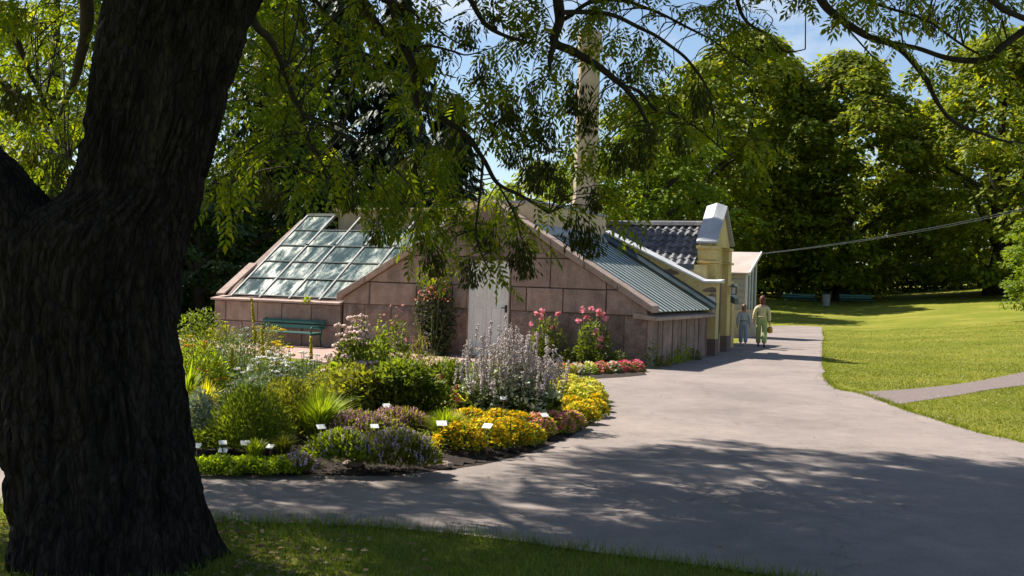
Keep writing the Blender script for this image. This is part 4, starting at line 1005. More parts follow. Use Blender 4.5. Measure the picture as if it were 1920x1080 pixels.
# the crown above, which shades the path
NU = 0
SHADE_EDGE_X = [-4, -2.1, -1.1, 0, 0.3, 1.7, 2.5, 3.5, 5.1, 9]; SHADE_EDGE_Y = [6.6, 7.6, 8.5, 8.8, 9.4, 11.2, 11.5, 11.1, 10.8, 10.2]  # edge on the ground where the crown's shade is made to end
while NU < 3300:
    u = rnd_dirs(1)[0]*rng.random()**(1/2.2); p = np.array([-2.2, 10.0, 8.4]) + u*np.array([6.6, 6.6, 4.8])
    if p[2] < 2.35 + 0.285*p[1] or p[1] < 4.0: continue
    kz = p[2]/math.tan(SUN_EL); qx, qy = p[0] - SUN_AZ.x*kz, p[1] - SUN_AZ.y*kz
    if qy > np.interp(qx, SHADE_EDGE_X, SHADE_EDGE_Y) - 0.35: continue      # unseen crown trimmed so that its shade stops at the ground edge
    if 0.2 < qx < 3.6 and 7.2 < qy < 8.9 and p[2] > 4.2 and rng.random() < 0.8: continue      # crown thinned here to let sun reach the hanging boughs
    if noise.noise(Vector(p)*0.7) < -0.14: continue
    NU += 1
    shoot(p, rnd_dirs(1, -0.5, 0.3)[0], rng.uniform(0.3, 0.5), 7, 0.38)
# inner boughs of the upper crown
up = BP[BP[:, 2] > 5.5]
for _ in range(46):
    q = up[rng.integers(len(up))]; u = rnd_dirs(1, 0.0, 0.9)[0]*rng.uniform(2.0, 4.0); e = q + u*np.array([1, 1, 0.6])
    if e[2] < 2.4 + 0.29*e[1]: continue
    twigs.append((spline([q, (q+e)/2 + rnd_dirs(1)[0]*0.4, e], 5), np.linspace(0.05, 0.012, 11)))
TWV, TWF, o = [], [], 0
for P, R in twigs:
    R = np.interp(np.linspace(0, 1, len(P)), np.linspace(0, 1, len(R)), R); V, F = tube(P, R, 4); TWV.append(V); TWF.append(F+o); o += len(V)
tag(mk('twigs', [(np.vstack(TWV)-off, np.vstack(TWF), 0)], [M['twig']], ash), kind='stuff')
LP, LD, LS = np.array(leafP), np.array(leafD), np.array(leafS)
which = rng.integers(0, 4, len(LP)); parts = []
upv = np.tile([[0, 0, 1.0]], (len(LP), 1)) + rng.normal(0, 0.35, (len(LP), 3))
RR = frames(LD, upv)
for k in range(4):
    m = which == k; parts.append((*scatter(ASH[k][0], ASH[k][1], LP[m]-off, RR[m], LS[m]), 0))
tag(mk('crown', parts, [M['ash_leaf']], ash), kind='stuff')
# hanging bunches of seeds
SD_V = np.array([(0,0,0),(-0.15,0.55,0),(0,1,0),(0.15,0.55,0)]); seed_me = []
for k in range(4):
    n = 240; P = np.stack([rng.normal(0, .05, n), rng.normal(0, .05, n), -0.25*rng.random(n)**0.8], 1)
    d = np.stack([P[:, 0]*4+rng.normal(0, .2, n), P[:, 1]*4+rng.normal(0, .2, n), -np.ones(n)], 1)
    st_ = tube(np.array([(0,0,0.05),(0,0,-0.08),(0.01,0.01,-0.2)]), np.array([.003,.003,.002]), 4)
    seed_me.append(mk('seed_cluster', [(*scatter(SD_V, LEAF_F, P, frames(d, rnd_dirs(n)), rng.uniform(.045, .065, n)), 0), (*st_, 0)], [M['seed']], as_mesh=True))
SP = [(565,8),(880,40),(1030,295),(1012,300),(715,400),(790,415),(805,455),(862,470),(880,480),(950,420),(978,460),(905,525),(1000,150),(935,205),(960,195),(1085,150),(1100,195),(1115,345),(1162,262),(1215,225),(1208,250),(870,420),(920,410),(840,395),(1005,185),(950,165),(1030,225),(640,300),(655,330),(520,340),(480,305),(20,150),(50,165),(60,250),(112,290),(935,390),(1050,330),(1080,400),(770,280),(745,340),(1270,240),(1180,110),(1310,150),(995,290),(960,270),(835,445),(1105,420),(850,240),(905,110),(690,10),(1750,15),(860,455),(975,445),(765,300)]
for k, (x, y) in enumerate(SP):
    if 820 < x < 1060 and y > 330 and k % 2: continue
    p = D(x, y, rng.uniform(8.9, 9.7)) - AO; SC = link('seed_cluster', seed_me[k % 4], ash, p, (rng.normal(0, .12), rng.normal(0, .12), rng.uniform(0, 6)), (rng.uniform(.75, 1.2),)*3); SC['kind'] = 'stuff'

# dry leaves and bare ground at the foot of the trunk
_a = rng.uniform(0, 6.28, 900); _r = 0.58 + np.abs(rng.normal(0, 0.38, 900)); _P = np.stack([AO.x + _r*np.cos(_a)*1.25, TD + _r*np.sin(_a), rng.uniform(0.012, 0.05, 900)], 1)
M['dry_leaf'] = leaf_mat('dry_leaf', [(0.10,0.06,0.025),(0.19,0.125,0.05),(0.27,0.20,0.09)], 0.1)
tag(mk('leaf_litter', [(*scatter(LEAF_V, LEAF_F, _P, frames(rnd_dirs(900, -.2, .3), np.tile([[0,0,1.0]], (900,1))+rng.normal(0, .3, (900,3))), rng.uniform(.03, .075, 900)), 0)], [M['dry_leaf']]), 'dry brown leaves around the foot of the big trunk', 'leaves', kind='stuff')
# ------------------------------------------------------------------ trees and shrubs behind
M['chest_leaf'] = leaf_mat('chestnut_leaf', [(0.085,0.135,0.012),(0.13,0.185,0.016),(0.19,0.23,0.022),(0.27,0.265,0.034)], 0.5, (2.0,1.8,0.45), rough=0.5, patch=0.35)
M['yellow_leaf'] = leaf_mat('bright_tree_leaf', [(0.09,0.155,0.010),(0.14,0.21,0.013),(0.20,0.255,0.02)], 0.4, (1.8,1.6,0.4), patch=0.4)
M['conifer_leaf'] = leaf_mat('conifer_spray', [(0.02,0.036,0.011),(0.032,0.052,0.014),(0.05,0.072,0.018)], 0.15, (1.3,1.4,0.6), patch=0.5)
M['dark_leaf'] = leaf_mat('dark_shrub_leaf', [(0.018,0.038,0.007),(0.03,0.055,0.01),(0.05,0.08,0.014)], 0.2, (1.5,1.5,0.5), patch=0.6)
M['bark_far'] = rough_mat('far_bark', [(0.03,0.024,0.018),(0.06,0.048,0.037)], 3, 0.5, 0.03, 0.95)
def broad_tree(name, loc, H, W, label, mat, leaf=0.34, nclump=150, per=95, trunk_h=0.22, seed=1, flat=0.5, cat='tree', group=None, tr=None, taper=0.55, low=0.045):
    r_ = np.random.default_rng(seed)
    t = empty(name, loc, 0, label, cat, group)
    tr = tr or W*0.045
    m = MB(); m.tube([(0,0,-0.3),(0.05*W,0,H*0.2),(0,0.03*W,H*0.45),(0.02*W,0,H*0.8)], [tr*1.25,tr,tr*.7,tr*.2], 9)
    for k in range(6):
        a = r_.uniform(0, 6.28); z = H*r_.uniform(.2, .5); L = W*r_.uniform(.25, .42)
        m.tube([(0,0,z),(L*.5*math.cos(a),L*.5*math.sin(a),z+L*.45),(L*math.cos(a),L*math.sin(a),z+L*.75)], [tr*.5,tr*.3,tr*.1], 6)
    m.build('trunk', M['bark_far'], t, smooth=True)
    Ps, Ds, Us = [], [], []
    lobes = [(np.array([r_.normal(0, .16)*W, r_.normal(0, .16)*W, H*r_.uniform(.4, .85)]), W*r_.uniform(.2, .32)) for _ in range(9)]
    k = 0
    while k < nclump:
        hz_ = r_.uniform(low, 1.0); prof = math.sin(math.pi*min(1, (hz_-low)/(1-low)*0.86+0.14))**taper
        a = r_.uniform(0, 6.28); rr = W/2*prof*(1-0.55*r_.random()**2.5)*(1+0.16*math.sin(3*a+seed)+0.14*math.sin(5*a+7*hz_+seed*2))
        c = np.array([rr*math.cos(a), rr*math.sin(a), H*hz_]); k += 1
        cr_ = W*r_.uniform(.05, .105); n = int(per*r_.uniform(.7, 1.3))
        zz = r_.uniform(-.45, 1, n); b = r_.uniform(0, 6.28, n); hr = np.sqrt(1-zz*zz); dv = np.stack([hr*np.cos(b), hr*np.sin(b), zz], 1)
        rad = (1-0.35*r_.random(n)**2)[:, None]
        Ps.append(c + dv*rad*cr_*np.array([1.1, 1.1, .8]))
        outw = np.array([math.cos(a), math.sin(a), 0])
        Ds.append(dv*np.array([1, 1, .2]) + np.array([0, 0, -0.55]) + 0.25*outw + r_.normal(0, .3, (n, 3)))
        Us.append(dv + np.array([0, 0, .7]) + 0.3*outw + r_.normal(0, .3, (n, 3)))
    P, Dd, U = np.vstack(Ps), np.vstack(Ds), np.vstack(Us)
    V, F = scatter(LEAF_V*np.array([1.5, 1, 1]), LEAF_F, P, frames(Dd, U), leaf*r_.uniform(.6, 1.25, len(P)))
    tag(mk('crown', [(V, F, 0)], [mat], t), kind='stuff')
    return t
def conifer(name, loc, H, W, label, seed, mat=None, per=52, whorls=74):
    r_ = np.random.default_rng(seed); t = empty(name, loc, 0, label, 'tree', 'dark conifers behind the greenhouse')
    MB().tube([(0,0,-0.3),(0,0,H*.5),(0,0,H*.97)], [W*.05,W*.03,.02], 8).build('trunk', M['bark_far'], t)
    Ps, Ds, Us = [], [], []
    for k in range(whorls*5):
        z = H*(0.06+0.93*r_.random()); L = W/2*(1-z/H)**0.8*r_.uniform(.55, 1.15)+0.25; a = r_.uniform(0, 6.28); o = np.array([math.cos(a), math.sin(a), 0.0])
        n = int(per*(0.4+L/(W/2))); s = r_.random(n)**.7
        q = o*s[:, None]*L; side = np.array([-o[1], o[0], 0]); w = r_.normal(0, .16, n)*L*(1.1-s)
        P = q + side*w[:, None]; P[:, 2] = z - 0.45*L*s*s - np.abs(r_.normal(0, .16, n))
        Ps.append(P); Ds.append(o*0.6 + side*(w/(L+.1))[:, None]*2 + np.array([0, 0, -0.9]) + r_.normal(0, .25, (n, 3))); Us.append(o + np.array([0, 0, .6]) + r_.normal(0, .3, (n, 3)))
    P, Dd, U = np.vstack(Ps), np.vstack(Ds), np.vstack(Us)
    V, F = scatter(LEAF_V*np.array([1.1, 1, 1]), LEAF_F, P, frames(Dd, U), r_.uniform(.2, .46, len(P)))
    tag(mk('crown', [(V, F, 0)], [mat or M['conifer_leaf']], t), kind='stuff'); return t
def at(px, d): p = D(px, 540, d); return (p.x, d, hz(p.x, d))
GR = 'chestnuts along the lawn'
broad_tree('chestnut_tree', at(1395, 80), 19.4, 11.5, 'tall chestnut just right of the zinc-capped gable', M['chest_leaf'], leaf=.42, nclump=430, per=85, seed=11, group=GR)
broad_tree('chestnut_tree', at(1575, 78), 17.6, 11.6, 'rounded chestnut in the middle of the row, its trunk beside the litter bin', M['chest_leaf'], leaf=.42, nclump=430, per=85, seed=12, group=GR)
broad_tree('chestnut_tree', at(1865, 74), 17.8, 13.5, 'chestnut with thick dark trunk at the right end of the row', M['chest_leaf'], leaf=.42, nclump=430, per=85, seed=13, group=GR, tr=0.75)
broad_tree('chestnut_tree', at(1480, 92), 18.0, 10, 'rear chestnut seen between the two nearest crowns', M['chest_leaf'], leaf=.45, nclump=260, per=75, seed=14, group=GR)
broad_tree('chestnut_tree', at(1720, 100), 16.0, 11, 'rear chestnut filling the gap before the right end of the row', M['chest_leaf'], leaf=.45, nclump=200, per=75, seed=15, group=GR)
broad_tree('chestnut_tree', at(2030, 84), 21.0, 13, 'chestnut partly cut by the right picture edge', M['chest_leaf'], leaf=.42, nclump=260, per=75, seed=16, group=GR)
broad_tree('maple_tree', at(1205, 62), 12.2, 9.5, 'yellow-green tree rising behind the tiled roof, right of the chimney', M['yellow_leaf'], leaf=0.32, nclump=300, per=80, seed=17)
broad_tree('maple_tree', at(1305, 72), 16.0, 9.0, 'dark tree between the chimney-side maple and the tall chestnut', M['chest_leaf'], leaf=.4, nclump=260, per=75, seed=18)
broad_tree('linden_tree', at(1010, 75), 9.5, 12, 'distant low tree behind the stone gable, left of the chimney', M['chest_leaf'], leaf=.4, nclump=150, per=75, seed=19)
conifer('conifer_tree', at(505, 43), 15.5, 8.5, 'dark conifer nearest the big ash trunk', 21)
conifer('conifer_tree', at(625, 47), 17.0, 9.0, 'tallest dark conifer above the glass roof', 22)
conifer('conifer_tree', at(735, 45), 14.2, 8.0, 'dark conifer in the middle of the group above the glass roof', 23)
conifer('conifer_tree', at(835, 52), 11.0, 7.5, 'lower dark conifer at the right end of the group', 24)
broad_tree('beech_tree', at(340, 38), 13.5, 9.5, 'leafy green tree directly behind the ash trunk', M['yellow_leaf'], leaf=0.24, nclump=210, per=95, seed=31, low=0.05)
broad_tree('beech_tree', at(80, 36), 13.5, 10, 'bright leafy tree left of the ash trunk', M['yellow_leaf'], leaf=0.24, nclump=210, per=95, seed=32, low=0.02)
broad_tree('beech_tree', at(-140, 44), 15, 11, 'leafy tree at the left picture edge', M['chest_leaf'], leaf=0.26, nclump=170, per=90, seed=33, low=0.02)
broad_tree('elder_shrub', at(440, 36), 4.4, 4.6, 'dark shrub behind the left end of the glass roof', M['dark_leaf'], leaf=0.2, nclump=110, per=85, seed=34, cat='shrub', low=0.02)
broad_tree('elder_shrub', at(365, 31), 3.6, 3.8, 'dark shrub beside the left corner of the stone wall, close to the ash', M['dark_leaf'], leaf=0.17, nclump=110, per=85, seed=35, cat='shrub', low=0.02)
broad_tree('elder_shrub', at(200, 34), 4.0, 6.5, 'dark shrub mass mostly hidden behind the ash trunk', M['dark_leaf'], leaf=0.2, nclump=120, per=85, seed=36, cat='shrub', low=0.02)
broad_tree('elder_shrub', at(-40, 30), 3.0, 5.5, 'dark shrub left of the ash trunk beyond the path', M['dark_leaf'], leaf=0.18, nclump=110, per=85, seed=37, cat='shrub', low=0.02)
broad_tree('hazel_shrub', at(2010, 46), 4.8, 5.2, 'sunlit leafy shrub at the right picture edge on the slope', M['yellow_leaf'], leaf=0.15, nclump=190, per=110, seed=38, cat='shrub', low=0.01)
# dark hedge and distant wood that closes the view
def hedge(name, a, b, h, depth, n, mat, label, cat, seed, leaf=0.3):
    r_ = np.random.default_rng(seed); s = r_.random(n); x = a[0]+(b[0]-a[0])*s; y = a[1]+(b[1]-a[1])*s + r_.uniform(-depth/2, depth/2, n)
    top = h*(1+0.10*np.array([noise.noise((v*0.5, seed, 0)) for v in x])); z = hill(x, y) + top*r_.random(n)**.7
    P = np.stack([x, y, z], 1); d = rnd_dirs(n, -.9, .3); U = np.stack([r_.normal(0, .4, n), -np.ones(n)*.6, np.ones(n)*.6], 1)
    V, F = scatter(LEAF_V*np.array([1.5,1,1]), LEAF_F, P, frames(d, U), leaf*r_.uniform(.6, 1.3, n))
    o = mk(name, [(V, F, 0)], [mat]); return tag(o, label, cat)
hedge('hedge', (13, 86), (44, 84), 2.2, 2.5, 15000, M['dark_leaf'], 'long dark clipped hedge in shade behind the benches', 'hedge', 5)
tag(hedge('distant_wood', (-70, 120), (90, 118), 9.0, 10, 26000, M['dark_leaf'], 'distant dark wood closing the view', 'wood', 6, 0.8), kind='stuff')
tag(hedge('distant_wood', (-60, 70), (-12, 64), 6.0, 6, 12000, M['dark_leaf'], 'dark undergrowth behind the trees on the left', 'wood', 8, 0.5), kind='stuff')

# ------------------------------------------------------------------ plants of the flower bed
def lm(name, c, trans=0.48, patch=3.0, t=(1.7,1.65,0.5)):
    c = tuple(x*1.8 for x in c)
    return leaf_mat(name, [tuple(x*0.6 for x in c), c, tuple(min(0.9, x*1.45) for x in c)], trans, t, patch=patch)
M['p_mid'] = lm('mid_green_leaf', (0.075,0.098,0.013)); M['p_dark'] = lm('deep_green_leaf', (0.04,0.052,0.010)); M['p_lime'] = lm('lime_leaf', (0.14,0.185,0.014))
M['p_fresh'] = lm('fresh_green_leaf', (0.115,0.148,0.012)); M['p_grey'] = lm('silver_leaf', (0.22,0.25,0.20), 0.15); M['p_blue'] = lm('blue_green_leaf', (0.085,0.115,0.06), 0.2)
M['p_olive'] = lm('olive_leaf', (0.095,0.10,0.018)); M['p_grass'] = lm('yellow_grass', (0.15,0.19,0.018)); M['p_rusty'] = lm('rusty_leaf', (0.10,0.092,0.022)); M['p_gold'] = lm('golden_leaf', (0.34,0.30,0.025))
M['stem'] = lm('plant_stem', (0.10,0.12,0.03), 0.0)
def fm(name, c, tr=0.25): return leaf_mat(name, [tuple(x*0.75 for x in c), c, tuple(min(0.95, x*1.2) for x in c)], tr, (1.1,1.1,1.0), rough=0.7, spec=0.1)
M['f_gold'] = fm('golden_petal', (0.86,0.57,0.012)); M['f_orange'] = fm('orange_petal', (0.72,0.27,0.015)); M['f_yellow'] = fm('yellow_petal', (0.80,0.60,0.03)); M['f_pale'] = fm('pale_yellow_petal', (0.82,0.70,0.14))
M['f_white'] = fm('white_petal', (0.80,0.79,0.72)); M['f_pink'] = fm('pink_petal', (0.82,0.30,0.36)); M['f_rose'] = fm('rose_petal', (0.72,0.07,0.18)); M['f_lilac'] = fm('lilac_petal', (0.56,0.44,0.58)); M['f_mauve'] = fm('mauve_petal', (0.66,0.36,0.48))
M['f_greylilac'] = fm('grey_lilac_flower', (0.60,0.52,0.50)); M['f_umbel'] = fm('dusty_pink_umbel', (0.70,0.54,0.49)); M['f_red'] = fm('red_plume', (0.46,0.10,0.06)); M['f_spire'] = fm('yellow_spire', (0.55,0.46,0.03)); M['f_salmon'] = fm('salmon_petal', (0.75,0.25,0.14)); M['f_violet'] = fm('violet_petal', (0.16,0.08,0.30))
M['dark_rose_leaf'] = lm('rose_leaf', (0.035,0.045,0.02), 0.15)  # dark green leaf colour of the climbing rose

def root_at(name, label, cat, px, py, group=None, z=None):
    g = G(px, py, 0.0)
    zz = bed_z(g.x, g.y) if z is None else z
    if zz: g = G(px, py, zz)
    r = empty(name, (g.x, g.y, zz), 0, label, cat, group)
    return r, 1.12*g.y/F_PX
def dome(n, W, Dp, H, fill=0.5, base=0.0):
    """points inside a dome, biased to its surface"""
    d = rnd_dirs(n, 0.0, 1.0); r = (1 - fill*rng.random(n)**1.6)[:, None]
    lob = 1 + 0.16*np.sin(3*np.arctan2(d[:, 1], d[:, 0]) + W*31) + 0.10*np.sin(7*np.arctan2(d[:, 1], d[:, 0]) + H*17)
    return d*r*np.stack([W/2*lob, Dp/2*lob, H*(0.9+0.1*lob)], 1) + np.array([0, 0, base]), d
def leaves(P, d, size, upright=0.4, droop=0.0, tpl=(LEAF_V, LEAF_F), jit=0.45, wid=1.0):
    n = len(P); D_ = d*np.array([1, 1, 0.3]) + np.array([0, 0, upright - droop]) + rng.normal(0, jit, (n, 3)); U = d + np.array([0, 0, 0.5]) + rng.normal(0, .4, (n, 3))
    s = size*rng.uniform(.6, 1.3, n)
    return scatter(np.asarray(tpl[0])*np.array([wid, 1, 1]), tpl[1], P, frames(D_, U), s)
def flat_flowers(P, size, mat_up=0.5, tpl=(FLOWER_V, FLOWER_F)):
    n = len(P); nrm = np.array([0, 0, 1.0]) + rng.normal(0, mat_up, (n, 3)); Y = np.cross(nrm, rnd_dirs(n)); R = frames(Y, nrm)
    return scatter(tpl[0], tpl[1], P, R, size*rng.uniform(.7, 1.25, n))
def stems(tops, base_spread=0.35, r=0.004, sway=0.1):
    Vs, Fs, o = [], [], 0
    for t in tops:
        b = np.array([t[0]*base_spread, t[1]*base_spread, -0.02]); m = (b+t)/2 + np.array([t[0]*0.15+rng.normal(0, .02), t[1]*0.15, 0])
        V, F = tube(np.array([b, m, t]), np.array([r*1.3, r, r*.7]), 3); Vs.append(V); Fs.append(F+o); o += len(V)
    return np.vstack(Vs), np.vstack(Fs)
def spike_cols(tops, length, width, per, blob, taper=True):
    Ps = []
    for t in tops:
        L = length*rng.uniform(.7, 1.2); s = rng.random(per); a = rng.uniform(0, 6.28, per); w = width*(1-0.75*s if taper else 1)
        lean = rng.normal(0, .06, 2)
        Ps.append(np.stack([t[0] + w*np.cos(a) + lean[0]*s*L, t[1] + w*np.sin(a) + lean[1]*s*L, t[2] - L*0.25 + L*s], 1))
    P = np.vstack(Ps); return scatter(BLOB_V, BLOB_F, P, frames(rnd_dirs(len(P)), rnd_dirs(len(P))), blob*rng.uniform(.7, 1.3, len(P)))
def sub(root, name, parts, mats): return tag(mk(name, parts, mats, root), kind='stuff')
def bush(root, W, H, n, size, mat, Dp=None, fill=0.55, **k):
    P, d = dome(n, W, Dp or W*0.8, H, fill); return sub(root, 'foliage', [(*leaves(P, d, size, **k), 0)], [mat])
def top_points(n, W, Dp, H, lo=0.55):
    P, d = dome(n, W, Dp, H, 0.12); m = d[:, 2] > lo*rng.random(n); return P[m]

def mound(name, label, px, py, w, h, leafm, nl, ls, flowers, cat='flowers', group=None, dp=0.8, fs=0.03, z=None, upright=0.4, low=0.3):
    r, s = root_at(name, label, cat, px, py, group, z); W, H = w*s, h*s
    bush(r, W, H, nl, ls, leafm, W*dp, upright=upright)
    for fmat, n in flowers:
        P = top_points(n, W*1.02, W*dp*1.02, H*1.04, low)
        if len(P): sub(r, 'blossoms', [(*flat_flowers(P, fs), 0)], [fmat])
    return r, W, H
BG = 'flower patches edging the bed'
# --- yellow border, built of several overlapping cushions per patch
def border(name, label, cells, leafm, flowers, fs, z=None):
    r, s = root_at(name, label, 'flowers', cells[0][0], cells[0][1], BG, z); o = np.array(r.location)
    LVs, FP = [], [[] for _ in flowers]
    for (px, py, w, h) in cells:
        w *= 1.22; h *= 1.15
        g = G(px, py); W, H = w*g.y/F_PX, h*g.y/F_PX; c = np.array([g.x, g.y, bed_z(g.x, g.y)]) - o
        P, d = dome(int(900*W/0.5), W, W*0.85, H, 0.5); LVs.append((*leaves(P + c, d, 0.045, upright=.3), 0))
        for k, (fmat, n) in enumerate(flowers):
            q = top_points(int(n*W/0.5), W*1.02, W*.88, H*1.05, 0.25) + c; FP[k].append(q)
    sub(r, 'foliage', LVs, [leafm])
    for k, (fmat, n) in enumerate(flowers): sub(r, 'blossoms', [(*flat_flowers(np.vstack(FP[k]), fs), 0)], [fmat])
border('marigold_patch', 'deep golden and orange marigold patch at the front curve of the bed', [(858,858,80,42),(905,850,85,44),(950,842,80,40),(880,836,80,40),(930,828,70,34),(985,838,60,32),(848,846,60,38),(965,824,60,30)], M['p_mid'], [(M['f_gold'],620),(M['f_orange'],60)], 0.038)
border('phlox_patch', 'low pink and yellow flower patch between the golden patches', [(1005,824,60,32),(1040,816,60,32),(1070,806,50,26),(1020,810,50,26)], M['p_fresh'], [(M['f_pink'],560),(M['f_yellow'],150)], 0.04)
border('marigold_patch', 'golden yellow patch on the right tip of the bed', [(1085,795,60,30),(1110,783,50,28),(1070,786,55,28),(1118,772,40,26)], M['p_mid'], [(M['f_gold'],420),(M['f_yellow'],230)], 0.040)
border('coleus_patch', 'pale yellow patch at the back of the bed tip', [(1062,752,60,30),(1100,752,60,30),(1085,766,70,30),(1118,760,34,26),(1050,764,44,28)], M['p_lime'], [(M['f_pale'],420),(M['f_yellow'],120)], 0.048)
# --- tall grey-lilac spikes
r, s = root_at('lambs_ear', 'tall clump of grey-lilac flower spikes before the white door', 'flowers', 955, 778); W, H = 180*s, 135*s
P, d = dome(3600, W*.98, W*.7, H*.62, .7); sub(r, 'foliage', [(*leaves(P, d, .075, upright=.3), 0)], [M['p_grey']])
P, d = dome(1100, W*.95, W*.7, H*.35, .6); sub(r, 'foliage', [(*leaves(P, d, .11, upright=.1, wid=1.3), 0)], [M['p_dark']])
T, d = dome(560, W*1.08, W*.8, H*.95, .7); T = T[T[:, 2] > H*.3]
extra = np.array([[-0.33*W,-.05,H*.98],[-.2*W,0,H*1.02],[-.06*W,0,H*1.03],[.16*W,0,H*.9],[.34*W,0,H*.8]]); T = np.vstack([T, extra])
sub(r, 'stems', [(*stems(T, .5, .004), 0)], [M['stem']]); sub(r, 'flower_spikes', [(*spike_cols(T, .22, .011, 34, .020, False), 0)], [M['f_greylilac']])
sub(r, 'flower_spikes', [(*spike_cols(T[::6], .20, .017, 10, .020, False), 0)], [M['f_lilac']])
# --- front centre cushions
def spiky(name, label, px, py, w, h, leafm, flm, nl, ns_, ls=.05, sl=.06, dp=.6, cat='flowers'):
    r, s = root_at(name, label, cat, px, py); W, H = w*s, h*s
    P, d = dome(nl, W, W*dp, H, .6); sub(r, 'foliage', [(*leaves(P, d, ls, upright=.7, jit=.3, wid=.7), 0)], [leafm])
    T = top_points(ns_, W, W*dp, H*1.0, .3); sub(r, 'flower_spikes', [(*spike_cols(T, sl, .007, 10, .013), 0)], [flm]); return r
spiky('catmint_clump', 'pale green clump dotted with lilac spikes, nearest the path', 745, 868, 150, 52, M['p_olive'], M['f_lilac'], 4600, 420)
spiky('catmint_clump', 'smaller pale green lilac-flowered clump left of the nearest one', 640, 858, 105, 44, M['p_fresh'], M['f_lilac'], 2800, 160)
spiky('stonecrop_patch', 'pinkish mauve flowering patch behind the lilac clumps', 670, 826, 150, 46, M['p_olive'], M['f_mauve'], 3400, 620)
spiky('stonecrop_patch', 'mauve-tipped reddish green patch below the dark shrub', 745, 808, 110, 36, M['p_rusty'], M['f_mauve'], 2600, 380)
spiky('thyme_patch', 'small flat lilac patch by the bare soil', 560, 878, 70, 22, M['p_olive'], M['f_lilac'], 1300, 110, .03, .04)
# --- low lime mat on the left front
for k, (px, w) in enumerate(((405, 110), (470, 105), (530, 70), (300, 110))):
    lab = ('flat lime green mat at the left front beside the trunk', 'flat lime green mat in front of the feathery shrub', 'thin lime green mat next to the flat lilac patch', 'flat lime green mat hidden behind the trunk')[k]
    r, s = root_at('moneywort_mat', lab, 'ground cover', px, 880, 'lime mats along the front edge'); W = w*s
    P, d = dome(2600, W, W*.75, 20*s, .4); sub(r, 'foliage', [(*leaves(P, d, .032, upright=.2, wid=1.5), 0)], [M['p_lime']])
# --- shrubs and tufts
def tuft(name, label, px, py, w, h, mat, n, width=.006, arch=.7, cat='grass'):
    r, s = root_at(name, label, cat, px, py); W, H = w*s, h*s; Vs, F4, o = [], [], 0
    for k in range(n):
        a = rng.uniform(0, 6.28); L = rng.uniform(.55, 1.1); o2 = np.array([math.cos(a), math.sin(a), 0])*rng.random()**.6*W/2; b = o2*.25
        tip = o2*(1+.15*rng.normal()) + np.array([0, 0, H*L*(1-.35*np.linalg.norm(o2)/(W/2)*arch)]); m = b*.6+tip*.4 + np.array([0, 0, H*.22*L]); sd = np.array([-math.sin(a), math.cos(a), 0])*width
        tip[2] -= 0.10*H*arch*np.linalg.norm(o2)/(W/2)
        Vs += [b-sd, b+sd, m+sd*.8, m-sd*.8, tip+sd*.12, tip-sd*.12]; F4 += [(o,o+1,o+2,o+3),(o+3,o+2,o+4,o+5)]; o += 6
    return sub(r, 'blades', [(np.array(Vs), np.array(F4), 0)], [mat])
def shrub(name, label, px, py, w, h, mat, n, ls, cat='shrub', wid=1.0, dp=.8, fill=.6, upright=.4, tpl=(LEAF_V, LEAF_F), jit=.45):
    r, s = root_at(name, label, cat, px, py); W, H = w*s, h*s
    P, d = dome(n, W, W*dp, H, fill); sub(r, 'foliage', [(*leaves(P, d, ls, upright=upright, wid=wid, tpl=tpl, jit=jit), 0)], [mat])
    T = dome(14, W*.8, W*.6, H*.75, .4)[0]; sub(r, 'stems', [(*stems(T, .15, .008), 0)], [M['stem']]); return r, W, H, s
shrub('feathery_shrub', 'feathery mid green shrub with upright shoots near the trunk', 465, 836, 130, 98, M['p_mid'], 5200, .05, upright=.9, wid=.6, jit=.35)
shrub('feathery_shrub', 'feathery olive green shrub behind the yellow grass tuft', 535, 815, 105, 95, M['p_olive'], 4200, .05, upright=.9, wid=.6, jit=.35)
tuft('ornamental_grass', 'arching yellow-green grass tuft behind the front labels', 598, 822, 125, 90, M['p_grass'], 900)
tuft('ornamental_grass', 'short lime grass tuft beside the marigolds', 835, 820, 100, 52, M['p_fresh'], 700)
tuft('ornamental_grass', 'small green grass tuft beside the square labels on the left', 478, 858, 55, 36, M['p_fresh'], 260)
tuft('ornamental_grass', 'thin grassy tuft right of the square labels', 530, 850, 70, 36, M['p_olive'], 260)
shrub('hosta_plant', 'yellow-green broad-leaved plant above the grass tuft', 625, 765, 70, 62, M['p_lime'], 150, .13, 'plant', tpl=(BROAD_V, BROAD_F), upright=-.1, fill=.4)
r, W, H, s = shrub('peony_shrub', 'large dark shrub in the middle of the bed', 735, 790, 175, 88, M['p_dark'], 4000, .075, fill=.95)
for dx, dz, w_ in ((-.28,.55,.5),(.1,.75,.55),(.32,.45,.45),(-.05,.35,.6)):
    P, d = dome(900, W*w_, W*w_*.8, H*.42, .5); sub(r, 'foliage', [(*leaves(P + np.array([dx*W, -.12, dz*H]), d, .07), 0)], [M['p_olive'] if dx < 0 else M['p_mid']])
P, d = dome(1500, W*.99, W*.8, H*1.02, .2); m = d[:, 2] > .45; sub(r, 'foliage', [(*leaves(P[m], d[m], .07), 0)], [M['p_mid']])
shrub('spirea_shrub', 'fresh lime-topped shrub left of the dark middle shrub', 690, 745, 105, 95, M['p_mid'], 3000, .06)
shrub('olive_shrub', 'brownish olive shrub at the left flank of the dark shrub', 655, 770, 85, 80, M['p_olive'], 2400, .055)
shrub('sage_shrub', 'low dark green plant between the dark shrub and the grey-lilac spikes', 840, 745, 90, 60, M['p_mid'], 2200, .06)
